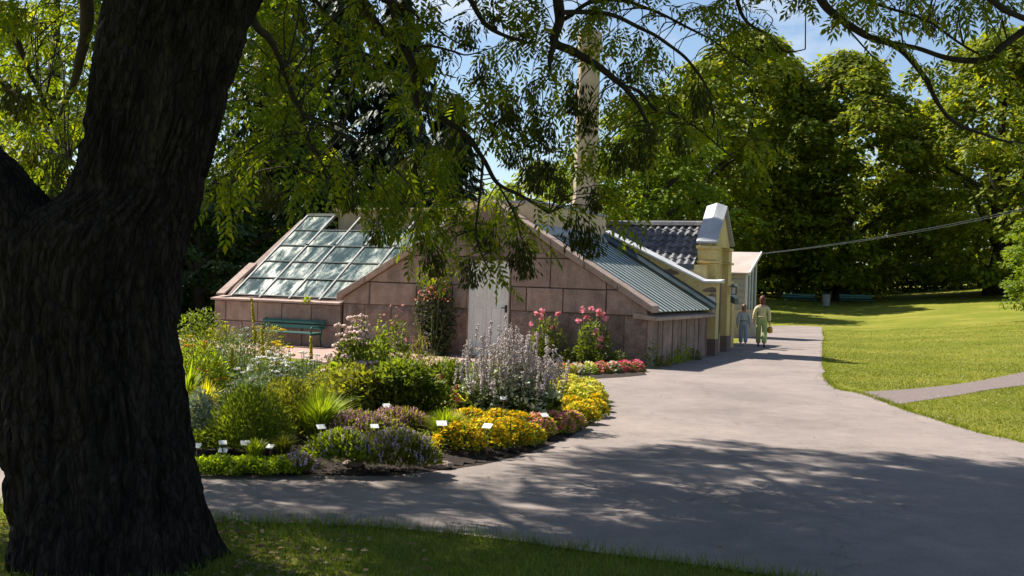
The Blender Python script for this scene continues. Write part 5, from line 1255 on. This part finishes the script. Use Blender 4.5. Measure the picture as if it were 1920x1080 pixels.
# red plumes, golden leaves
r, s = root_at('astilbe_clump', 'red feathery plumes before the dark shrub', 'flowers', 800, 776); T = np.array([[(x-800)*s, rng.normal(0, .08), h*s] for x, h in ((760,38),(768,30),(792,40),(800,50),(806,42),(815,36),(823,46),(828,34),(845,26),(838,22),(812,30),(797,32),(852,30),(764,46))])
sub(r, 'stems', [(*stems(T, .6, .004), 0)], [M['stem']]); sub(r, 'flower_spikes', [(*spike_cols(T, .17, .022, 70, .018), 0)], [M['f_red']]); P, d = dome(900, 90*s, 50*s, 20*s, .5); sub(r, 'foliage', [(*leaves(P, d, .05), 0)], [M['p_olive']])
shrub('golden_hosta', 'small golden-leaved plant left of the grey-lilac spikes', 864, 775, 42, 34, M['p_gold'], 70, .085, 'plant', tpl=(BROAD_V, BROAD_F), upright=0)
mound('stonecrop_patch', 'yellowish green cushion beneath the red plumes', 810, 792, 120, 24, M['p_lime'], 1700, .04, [(M['f_yellow'],40)], fs=.02)
# --- back and left of the bed
def topped(name, label, px, py, w, h, leafm, nl, ls, flm, nf, head, cat='flowers', hh=None, leaf_h=.75, wid=.7, z=None, group=None, dp=.6):
    """leafy stems each ending in a flat flower head"""
    r, s = root_at(name, label, cat, px, py, group, z); W, H = w*s, h*s
    P, d = dome(nl, W, W*dp, H*leaf_h, .75); sub(r, 'foliage', [(*leaves(P, d, ls, upright=.5, wid=wid), 0)], [leafm])
    T = top_points(nf, W*.96, W*dp, H, .35); sub(r, 'stems', [(*stems(T, .5, .0045), 0)], [M['stem']])
    heads = []
    for t in T:
        k = 16; a = rng.uniform(0, 6.28, k); q = np.sqrt(rng.random(k))*head/2; heads.append(np.stack([t[0]+q*np.cos(a), t[1]+q*np.sin(a), t[2] + .25*(head/2-q) + rng.normal(0, .004, k)], 1))
    sub(r, 'flower_heads', [(*scatter(BLOB_V, BLOB_F, np.vstack(heads), frames(rnd_dirs(len(heads)*16), rnd_dirs(len(heads)*16)), head*.30*rng.uniform(.7, 1.3, len(heads)*16)), 0)], [flm]); return r, W, H, s
topped('yarrow_clump', 'white-flowered clump in the middle left of the bed', 500, 762, 115, 92, M['p_blue'], 2600, .05, M['f_white'], 60, .075)
topped('yarrow_clump', 'second white-flowered clump right behind the first', 565, 758, 90, 95, M['p_blue'], 2000, .05, M['f_white'], 34, .07)
topped('tansy_clump', 'bright yellow flat flower heads in front of the bench', 530, 740, 60, 110, M['p_olive'], 800, .05, M['f_yellow'], 18, .10, leaf_h=.6)
topped('joe_pye_clump', 'dusty pink domed flower heads left of the dark shrub', 662, 755, 85, 150, M['p_mid'], 2000, .07, M['f_umbel'], 56, .15, leaf_h=.78)
topped('joe_pye_clump', 'sparse dusty pink heads at the terrace edge', 618, 735, 50, 100, M['p_olive'], 500, .05, M['f_umbel'], 13, .09, leaf_h=.5)
topped('heliopsis_mound', 'dense bright green mound with orange heads beside the trunk', 372, 745, 105, 98, M['p_fresh'], 4200, .055, M['f_orange'], 16, .07, leaf_h=.92, dp=.9)
topped('sneezeweed_clump', 'sunny green clump with orange-yellow heads behind the trunk edge', 340, 725, 90, 88, M['p_mid'], 2600, .055, M['f_gold'], 20, .08, leaf_h=.9)
topped('meadow_clump', 'loose pale meadow flowers left of the bench', 450, 728, 110, 112, M['p_blue'], 3000, .05, M['f_white'], 24, .05, leaf_h=.9, cat='plants')
topped('meadow_clump', 'tall loose greenery with cream heads between bench and trunk', 415, 715, 110, 105, M['p_olive'], 2600, .05, M['f_pale'], 16, .05, leaf_h=.9, cat='plants')
topped('meadow_clump', 'airy blue-green plants below the white yarrow', 480, 790, 150, 90, M['p_blue'], 3400, .045, M['f_lilac'], 18, .03, leaf_h=.85, cat='plants')
topped('meadow_clump', 'fine olive plants right of the white flowers', 610, 775, 100, 90, M['p_olive'], 2600, .045, M['f_pale'], 14, .03, leaf_h=.85, cat='plants')
shrub('rose_shrub', 'loose tall shrub at the left corner of the greenhouse', 375, 690, 110, 100, M['p_mid'], 3000, .06)
shrub('rose_shrub', 'loose shrub just left of the bench', 500, 688, 75, 72, M['p_olive'], 1500, .05)
shrub('lavender_cotton', 'silvery rounded plant at the foot of the feathery shrub', 372, 820, 52, 78, M['p_grey'], 1500, .045)
shrub('leafy_mound', 'low green mound left of the front labels', 392, 836, 70, 24, M['p_mid'], 1200, .045, 'plant')
tuft('iris_clump', 'long arching iris leaves at the trunk edge', 350, 765, 80, 92, M['p_fresh'], 90, .012, .9, 'plant')
tuft('daylily_clump', 'yellowing daylily leaves beside the iris', 385, 772, 80, 62, M['p_gold'], 160, .009, 1.0, 'plant')
for (px, py, h, lab) in ((476,740,146,'tallest yellow mullein spire before the bench'),(492,735,95,'short yellow mullein spire right of the tallest one'),(581,745,95,'yellow mullein spire standing alone before the terrace'),(432,730,60,'yellow mullein spire left of the white flowers')):
    r, s = root_at('mullein', lab, 'flowers', px, py); t = np.array([[0, 0, h*s*.72]]); sub(r, 'stem', [(*stems(t, .5, .008), 0)], [M['stem']]); sub(r, 'flower_spike', [(*spike_cols(t, h*s*.5, .02, 130, .028), 0)], [M['f_spire']]); P, d = dome(70, .4, .4, .25, .6); sub(r, 'foliage', [(*leaves(P, d, .16, wid=1.2), 0)], [M['p_blue']])
# pink phlox stems behind the dark shrub
def phlox(name, label, px, py, w, h, flm, nf, leafm, nl, z=None, fs=.05, dp=.5, head=(.2,.28)):
    r, s = root_at(name, label, 'flowers', px, py, None, z); W, H = w*s, h*s
    P, d = dome(nl, W, W*dp, H*.85, .8); sub(r, 'foliage', [(*leaves(P, d, .075, upright=.2), 0)], [leafm])
    C = top_points(max(6, nf//9), W*.8, W*dp, H, .5)[:max(3, nf//11)]; sub(r, 'stems', [(*stems(C, .5, .005), 0)], [M['stem']])
    Q = np.vstack([c + rng.normal(0, 1, (11, 3))*np.array([head[0]*.28, head[0]*.28, head[1]*.28]) for c in C]); sub(r, 'blossoms', [(*flat_flowers(Q, fs, .9), 0)], [flm])
phlox('phlox_clump', 'pink phlox behind the lime-topped shrub, left of the dark climber', 744, 735, 45, 145, M['f_pink'], 40, M['p_mid'], 700)
phlox('phlox_clump', 'pink phlox stem above the dusty pink heads', 672, 740, 36, 155, M['f_rose'], 30, M['p_fresh'], 700)
phlox('phlox_clump', 'leafy green stem between the two pink phlox clumps', 713, 740, 34, 132, M['p_fresh'], 24, M['p_fresh'], 700)
spiky('loosestrife_clump', 'dark mauve spikes on the right flank of the dark shrub', 785, 745, 55, 105, M['p_rusty'], M['f_mauve'], 900, 30, .05, .16)
spiky('loosestrife_clump', 'mauve-flowered stems low on the right of the dark shrub', 765, 770, 70, 75, M['p_olive'], M['f_mauve'], 900, 40, .05, .10)
# climber on the wall
g = B(-4.75, -0.42); r = empty('climbing_rose', (g.x, g.y, 0), -TH, 'dark climbing rose with rusty tips on the wall left of the door', 'shrub')
P, d = dome(3600, 1.2, .6, 1.62, .8); P[:, 2] += .05; P[:, 1] = -np.abs(P[:, 1])*.8 + .2; narrow = np.clip(.45 + P[:, 2]*.55, .4, 1); P[:, 0] *= narrow
sub(r, 'foliage', [(*leaves(P, d, .085, upright=.0, wid=1.2), 0)], [M['dark_rose_leaf']]); Q = P[(P[:, 2] > 1.0)][:120]; sub(r, 'new_shoots', [(*leaves(Q+np.array([0,-.06,.16]), rnd_dirs(len(Q), .1, .9), .07), 0)], [M['f_salmon']])
sub(r, 'stems', [(*stems(dome(12, 1.0, .2, 1.4, .3)[0], .2, .012), 0)], [M['stem']])
# strip below the gable
def strip_root(name, label, x, y, cat='flowers'):
    g = B(x, y); r = empty(name, (g.x, g.y, 0.012), -TH, label, cat); return r
for x, y, lab, hts in ((-2.05, -.45, 'tall pink dahlia next to the door', ((-.22,1.0),(-.05,1.05),(.22,1.02),(-.3,.78),(.1,.72),(-.2,.52),(-.12,.92))), (-1.05, -.45, 'tall pink dahlia with the largest blooms, nearest the wall corner', ((-.16,1.12),(0,1.16),(.1,1.1),(.2,1.04),(.28,.96),(-.2,.9),(.14,.72),(-.08,.98),(.2,.55),(.22,.4)))):
    r = strip_root('dahlia_plant', lab, x, y); P, d = dome(1700, .85, .5, .92, .8); sub(r, 'foliage', [(*leaves(P, d, .07), 0)], [M['p_mid']])
    T = np.array([(a, rng.normal(0, .08)-.08, h) for a, h in hts]); sub(r, 'stems', [(*stems(T, .3, .006), 0)], [M['stem']])
    for t in T:
        q = t + rng.normal(0, .022, (9, 3)); mk('bloom', [(*flat_flowers(q, .10, .9), 0)], [M['f_rose'] if h < .8 else M['f_pink']], r)
pal = [M['f_salmon'], M['f_white'], M['f_pink'], M['f_rose'], M['f_pale']]
SLAB = ['salmon and cream begonia clump at the door end of the planting strip','white-edged begonia clump second from the door','cream begonia clump below the tall pink dahlias','pink begonia clump in the middle of the strip','white and red begonia clump right of the middle','bright magenta begonia clump near the corner','magenta begonia clump at the corner end of the strip']
for k in range(7):
    g = G(1058 + 22.5*k, 704 - 1.2*k); r = empty('begonia_clump', (g.x, g.y, .012), 0, SLAB[k], 'flowers', 'begonias in the strip below the gable')
    P, d = dome(420, .34, .3, .17, .5); sub(r, 'foliage', [(*leaves(P, d, .055), 0)], [M['p_lime'] if k < 3 else M['p_mid']])
    for mt in ((pal[0], pal[4]), (pal[1], pal[0]), (pal[4], pal[1]), (pal[2], pal[0]), (pal[1], pal[0]), (pal[3], pal[2]), (pal[3], pal[2]))[k]: sub(r, 'blossoms', [(*flat_flowers(top_points(85, .36, .34, .22, .2), .055), 0)], [mt])
    g = B(-2.6 + .37*k, -.62); r = empty('fuchsia_plant', (g.x, g.y, .012), 0, ('dark plant with muted pink flowers, %s in the row behind begonias' % ('first from the door','second from the door','third from the door','in the middle','third from the corner','second from the corner','nearest the corner')[k]), 'flowers', 'plants behind the begonias')
    P, d = dome(420, .4, .35, .34, .7); sub(r, 'foliage', [(*leaves(P, d, .06), 0)], [M['p_dark']]); sub(r, 'blossoms', [(*flat_flowers(top_points(16, .4, .35, .36, .3), .04), 0)], [M['f_umbel']])
# weeds along the side wall
for k, (y, h, lab) in enumerate(((-.12,.55,'leafy weed growing at the stone corner'),(.6,.22,'low weed at the near end of the side wall'),(1.5,.3,'yellowish weed at the foot of the side wall'),(2.2,.4,'taller green weed halfway along the side wall'),(3.2,.25,'small weed towards the far end of the side wall'))):
    g = B(.14, y); r = empty('weed', (g.x, g.y, .008), 0, lab, 'plant', 'weeds along the side wall'); P, d = dome(260, .36, .3, h, .8); sub(r, 'foliage', [(*leaves(P, d, .055), 0)], [(M['p_mid'], M['p_rusty'], M['p_lime'], M['p_fresh'], M['p_mid'])[k]])
g = B(-8.28, -0.07, 1.0); r = empty('wall_weed', g, -TH, 'small yellow-green weed sprouting below the glass roof above the bench', 'plant'); P, d = dome(90, .22, .1, .2, .8); P[:, 1] = -np.abs(P[:, 1]); sub(r, 'foliage', [(*leaves(P, d, .06), 0)], [M['p_lime']])
# low mixed greenery filling the bed between the clumps
def bare(x, y): return noise.noise((x*1.3, y*1.3, 4.0)) < -0.22
GC = region_points(15000, -6.5, 3.0, 8.5, 20, lambda X, Y: inside_v(BED, X, Y) & np.array([(not bare(x, y)) and edge_dist(x, y) > 0.18 for x, y in zip(X, Y)]))
gzv = np.array([bed_z(x, y) for x, y in GC]); hgt = (0.04 + 0.16*rng.random(len(GC)))*np.array([0.35 + 0.9*max(0, noise.noise((x*0.9, y*0.9, 8))+.35) for x, y in GC])
GP = np.column_stack([GC, gzv + hgt]); dd = rnd_dirs(len(GP), 0, 1); pick = np.array([noise.noise((x*.8, y*.8, 2)) for x, y in GC]) + rng.normal(0, .1, len(GC))
mm_ = [M['p_mid'], M['p_olive'], M['p_fresh'], M['p_blue']]; qs = np.digitize(pick, [-.22, 0.02, .25])
tag(mk('ground_cover', [(*leaves(GP[qs == k], dd[qs == k], .055, upright=.5), k) for k in range(4)], mm_), 'low mixed greenery between the plants of the bed', 'plants', kind='stuff')
# white plant labels
LB_ = [(367,838,14,'partly behind the trunk edge'),(416,833,12,'above the doubled pair on the left'),(417,848,14,'lower one of the doubled pair on the left'),(459,834,15,'below the feathery shrub'),(505,840,13,'at the right foot of the feathery shrub'),(600,813,14,'beside the mauve patch left edge'),(632,791,15,'at the foot of the yellow grass tuft'),(654,748,10,'beside the broad-leaved plant'),(714,756,14,'high one before the dark shrub'),(723,776,13,'just behind the mauve patch'),(700,812,13,'among the mauve flowers'),(826,804,16,'left of the marigolds'),(912,803,15,'rising out of the golden marigolds'),(1019,780,12,'beside the pink and yellow patch'),(942,758,10,'in front of the grey-lilac spikes'),(770,848,7,'tiny one within the nearest lilac clump')]
for k, (px, py, w, where) in enumerate(LB_):
    hpx = 56
    while hpx > 14 and (not inside(BED, *G(px, py + hpx)[:2]) or edge_dist(*G(px, py + hpx)[:2]) < 0.05): hpx -= 4
    g0 = G(px, py + hpx); z0 = bed_z(g0.x, g0.y); s = g0.y/F_PX; h = hpx*s*1.0 - z0*0.5
    r = empty('plant_label', (g0.x, g0.y, z0), rng.uniform(-.5, .6), 'white plant label plate, ' + where, 'label', 'plant labels in the flower bed')
    ww = w*s*.60; hh = ww*.8
    MB().bar((0, 0.004, -.05), (0, 0.004, h-.004), .009).build('stake', M['iron'] if k % 2 else M['wood'], r)
    MB().hexa([(-ww,-hh*.8,h-hh*.5),(ww,-hh*.8,h-hh*.5),(ww,hh*.8,h+hh*.5),(-ww,hh*.8,h+hh*.5)], [(-ww,-hh*.8-.003,h-hh*.5+.005),(ww,-hh*.8-.003,h-hh*.5+.005),(ww,hh*.8-.003,h+hh*.5+.005),(-ww,hh*.8-.003,h+hh*.5+.005)]).build('plate', M['paper'], r)
# edging stones at the bed front
for k, (px, py) in enumerate(((818,880),(662,884),(745,786))):
    g = G(px, py); v = []; bmm = bmesh.new(); bmesh.ops.create_icosphere(bmm, subdivisions=2, radius=1)
    for vv in bmm.verts: vv.co = Vector((vv.co.x*(.16,.09,.11)[k], vv.co.y*(.08,.07,.08)[k], vv.co.z*(.045,.04,.07)[k]))*(1+.22*noise.noise(vv.co*2+Vector((k*5,0,0))))
    me = bpy.data.meshes.new('edging_stone'); bmm.to_mesh(me); bmm.free(); me.materials.append(M['rough_stone']); o = link('edging_stone', me, None, (g.x, g.y, bed_z(g.x, g.y)+.015)); tag(o, ('flat pinkish stone at the bed edge left of the marigolds','small stone on bare soil at the bed front','rounded grey stone under the dark shrub')[k], 'stone')

# ------------------------------------------------------------------ two people walking away
M['skin'] = flat_mat('skin', (0.42,0.26,0.19), 0.6); M['hair'] = rough_mat('auburn_hair', [(0.09,0.03,0.018),(0.16,0.055,0.03)], 30, 0.3, 0.005, 0.6)
M['hair2'] = rough_mat('brown_hair', [(0.15,0.08,0.055),(0.24,0.13,0.09)], 30, 0.3, 0.005, 0.6)
M['shirt'] = rough_mat('pale_yellow_cloth', [(0.58,0.52,0.27),(0.68,0.62,0.35)], 14, 0.3, 0.01, 0.9); M['trouser'] = rough_mat('light_green_cloth', [(0.30,0.40,0.13),(0.42,0.52,0.20)], 14, 0.3, 0.01, 0.9)
M['denim'] = rough_mat('pale_blue_cloth', [(0.28,0.36,0.46),(0.38,0.46,0.56)], 14, 0.3, 0.01, 0.9); M['denim2'] = rough_mat('blue_grey_cloth', [(0.24,0.30,0.42),(0.33,0.39,0.52)], 14, 0.3, 0.01, 0.9)
M['shoe'] = flat_mat('dark_shoe', (0.03,0.028,0.03), 0.6); M['shoe2'] = flat_mat('light_shoe', (0.5,0.48,0.5), 0.6); M['straw'] = rough_mat('ochre_basket', [(0.36,0.20,0.02),(0.50,0.30,0.04)], 40, 0.6, 0.01, 0.8)
def skin_obj(name, pts, edges, radii, mat, parent, root=0, sub=2):
    me = bpy.data.meshes.new(name); me.from_pydata([tuple(p) for p in pts], edges, []); me.materials.append(mat)
    o = link(name, me, parent); m = o.modifiers.new('skin', 'SKIN'); m.use_smooth_shade = True
    for v, r in zip(me.skin_vertices[0].data, radii): v.radius = r if isinstance(r, tuple) else (r, r)
    me.skin_vertices[0].data[root].use_root = True
    s = o.modifiers.new('sub', 'SUBSURF'); s.levels = sub; s.render_levels = sub
    return o
def person(loc, rz, h, label, mats, hair_len, stride=0.16, arm_r=None):
    k = h/1.60; p = empty('person', loc, rz, label, 'person')
    S = lambda *a: tuple(x*k for x in a)
    # facing +y; body: pelvis root
    pts = [S(0,0,.86),S(0,.0,1.02),S(0,.005,1.20),S(0,.0,1.30),S(0,.01,1.37),S(0,.03,1.43),S(0,.035,1.52),
           S(-.09,0,.80),S(-.10,stride*.55,.45),S(-.095,stride*.75,.08),S(-.095,stride*.75+.10,.04),
           S(.09,0,.80),S(.095,-stride*.3,.45),S(.09,-stride*1.0,.10),S(.09,-stride*1.0+.09,.04),
           S(-.17,0,1.285),S(-.235,-.02,1.05),S(-.25,.04,.84),S(-.25,.06,.76),
           S(.17,0,1.285),S(.225,-.01,1.05),S(.235,.02,.83),S(.235,.03,.75)]
    ed = [(0,1),(1,2),(2,3),(3,4),(4,5),(5,6),(0,7),(7,8),(8,9),(9,10),(0,11),(11,12),(12,13),(13,14),(3,15),(15,16),(16,17),(17,18),(3,19),(19,20),(20,21),(21,22)]
    R = [(.13,.09),(.10,.08),(.12,.085),(.11,.075),.042,.07,.085,.08,.055,.036,.03,.08,.055,.036,.03,.05,.035,.026,.03,.05,.035,.026,.03]
    skin_obj('body', pts, ed, [tuple(x*k for x in r) if isinstance(r, tuple) else r*k for r in R], M['skin'], p)
    nose = MB().hexa([S(-.015,.11,1.455),S(.015,.11,1.455),S(.015,.12,1.49),S(-.015,.12,1.49)], [S(-.01,.145,1.46),S(.01,.145,1.46),S(.006,.125,1.50),S(-.006,.125,1.50)]); nose.build('nose', M['skin'], p)
    # fingers: short chains below each palm
    for sx, bx, by in ((-1,-.25,.06),(1,.235,.03)):
        for f in range(5):
            x = bx*k + (f-2)*.012*k*1.2; L = (.05,.062,.066,.062,.045)[f]*k
            if f == 4: q = [(bx*k - sx*.02*k, by*k+.02*k, .765*k), (bx*k - sx*.035*k, by*k+.035*k, .735*k), (bx*k - sx*.035*k, by*k+.04*k, .71*k)]
            else: q = [(bx*k+(f-1.5)*.004, by*k+(f-1.5)*.017*k, .745*k), (bx*k+(f-1.5)*.004, by*k+(f-1.5)*.018*k, .745*k-L*.6), (bx*k-sx*.012*k, by*k+(f-1.5)*.018*k, .745*k-L)]
            skin_obj('finger', q, [(0,1),(1,2)], [.0095*k,.0085*k,.007*k], M['skin'], p, 0, 1)
    q = [pts[i] for i in (0,1,2,3,15,16,17,19,20,21)]; q[0] = S(0,0,.79)
    e = [(0,1),(1,2),(2,3),(3,4),(4,5),(5,6),(3,7),(7,8),(8,9)]
    skin_obj('shirt', q, e, [tuple(x*k for x in r) for r in ((.20,.14),(.14,.11),(.145,.11),(.125,.085),(.07,.07),(.062,.062),(.055,.055),(.07,.07),(.062,.062),(.055,.055))], mats[0], p)
    q = [S(0,0,1.0)] + [pts[i] for i in (0,7,8,9,11,12,13)]; q[4] = tuple(np.array(q[4])+np.array((0,0,.02*k))); q[7] = tuple(np.array(q[7])+np.array((0,0,.02*k)))
    e = [(0,1),(1,2),(2,3),(3,4),(1,5),(5,6),(6,7)]
    skin_obj('trousers', q, e, [tuple(x*k for x in r) for r in ((.15,.11),(.165,.12),(.10,.10),(.08,.085),(.075,.085),(.105,.11),(.085,.088),(.075,.085))], mats[1], p)
    MB().tube([S(-.155,0,.975),S(-.11,-.10,.98),S(0,-.135,.98),S(.11,-.10,.98),S(.155,0,.975),S(.11,.10,.975),S(0,.13,.975),S(-.11,.10,.975),S(-.155,0,.975)], .014*k, 6).build('belt', mats[4], p, smooth=True)
    hb = bmesh.new(); bmesh.ops.create_icosphere(hb, subdivisions=3, radius=1)
    for v in hb.verts:
        x, y, z = v.co; back = max(0.0, min(1.0, 0.5 - y*1.2))
        if y > 0.25 and z < 0.35: y = 0.25 + (y-0.25)*0.15
        zz = z*0.13 if z > 0 else z*(0.10 + hair_len*back)
        wv = 1 + 0.05*math.sin(9*x + 3*z) ; taper_ = 1.0 if z > 0 else 1 + 0.28*z*back
        v.co = Vector((x*0.098*taper_*wv, 0.018 + y*0.108*(1 if z > 0 else 1+0.35*z), 1.525 + zz))*k
    hm = bpy.data.meshes.new('hair'); hb.to_mesh(hm); hb.free(); hm.materials.append(mats[2]); hm.polygons.foreach_set('use_smooth', [True]*len(hm.polygons)); link('hair', hm, p)
    for a, b in ((9,10),(13,14)):
        A, B_ = np.array(pts[a]), np.array(pts[b]); A = A.copy(); A[2] = .05*k; A[1] -= .03*k; B_ = B_.copy(); B_[2] = .035*k; B_[1] += .04*k
        skin_obj('shoe', [tuple(A), tuple((A+B_)/2), tuple(B_)], [(0,1),(1,2)], [(.042*k,.05*k),(.045*k,.04*k),(.04*k,.03*k)], mats[3], p, 1)
    return p, k
wl_ = D(1426, 651, 33.2); wl_ = G(1426, 650.5, 0.0)
def ppl(px, py, h_px, dist):
    q = D(px, py, dist); return Vector((q.x, dist, 0.008))
w_loc = G(1427, 651, 0.008); w_h = 94*w_loc.y/F_PX
c_loc = G(1393, 648, 0.008); c_h = 76*c_loc.y/F_PX
person(w_loc, -.25, w_h, 'walking person in pale yellow top and light green trousers with long auburn hair', (M['shirt'], M['trouser'], M['hair'], M['shoe'], M['shirt']), .26)
person(c_loc, -.25, c_h, 'smaller walking person dressed in pale blue with brown hair', (M['denim'], M['denim2'], M['hair2'], M['shoe2'], M['iron']), .20, .10)
bk = w_h/1.6; hp = Matrix.Rotation(-.25, 4, 'Z') @ Vector((.235*bk, .03*bk, 0)); bl = w_loc + hp + Vector((0.02, 0, .66*bk))
bag = empty('handbag', (bl.x, bl.y, bl.z - .20*bk), -.25, 'ochre basket handbag carried by the person in yellow and green', 'bag')
bm2 = bmesh.new(); bmesh.ops.create_icosphere(bm2, subdivisions=3, radius=1)
for v in bm2.verts:
    z = v.co.z; v.co = Vector((v.co.x*.085*(1-.18*z), v.co.y*.15*(1-.12*z), max(-.11, min(.10, z*.14))))*bk
me = bpy.data.meshes.new('basket'); bm2.to_mesh(me); bm2.free(); me.materials.append(M['straw']); bo = link('basket', me, bag); bo.location = (0, 0, .11*bk)
MB().tube([(0,-.09*bk,.20*bk),(0,-.07*bk,.27*bk),(0,0,.30*bk),(0,.07*bk,.27*bk),(0,.09*bk,.20*bk)], .008, 6).build('strap', M['wood'], bag, smooth=True)
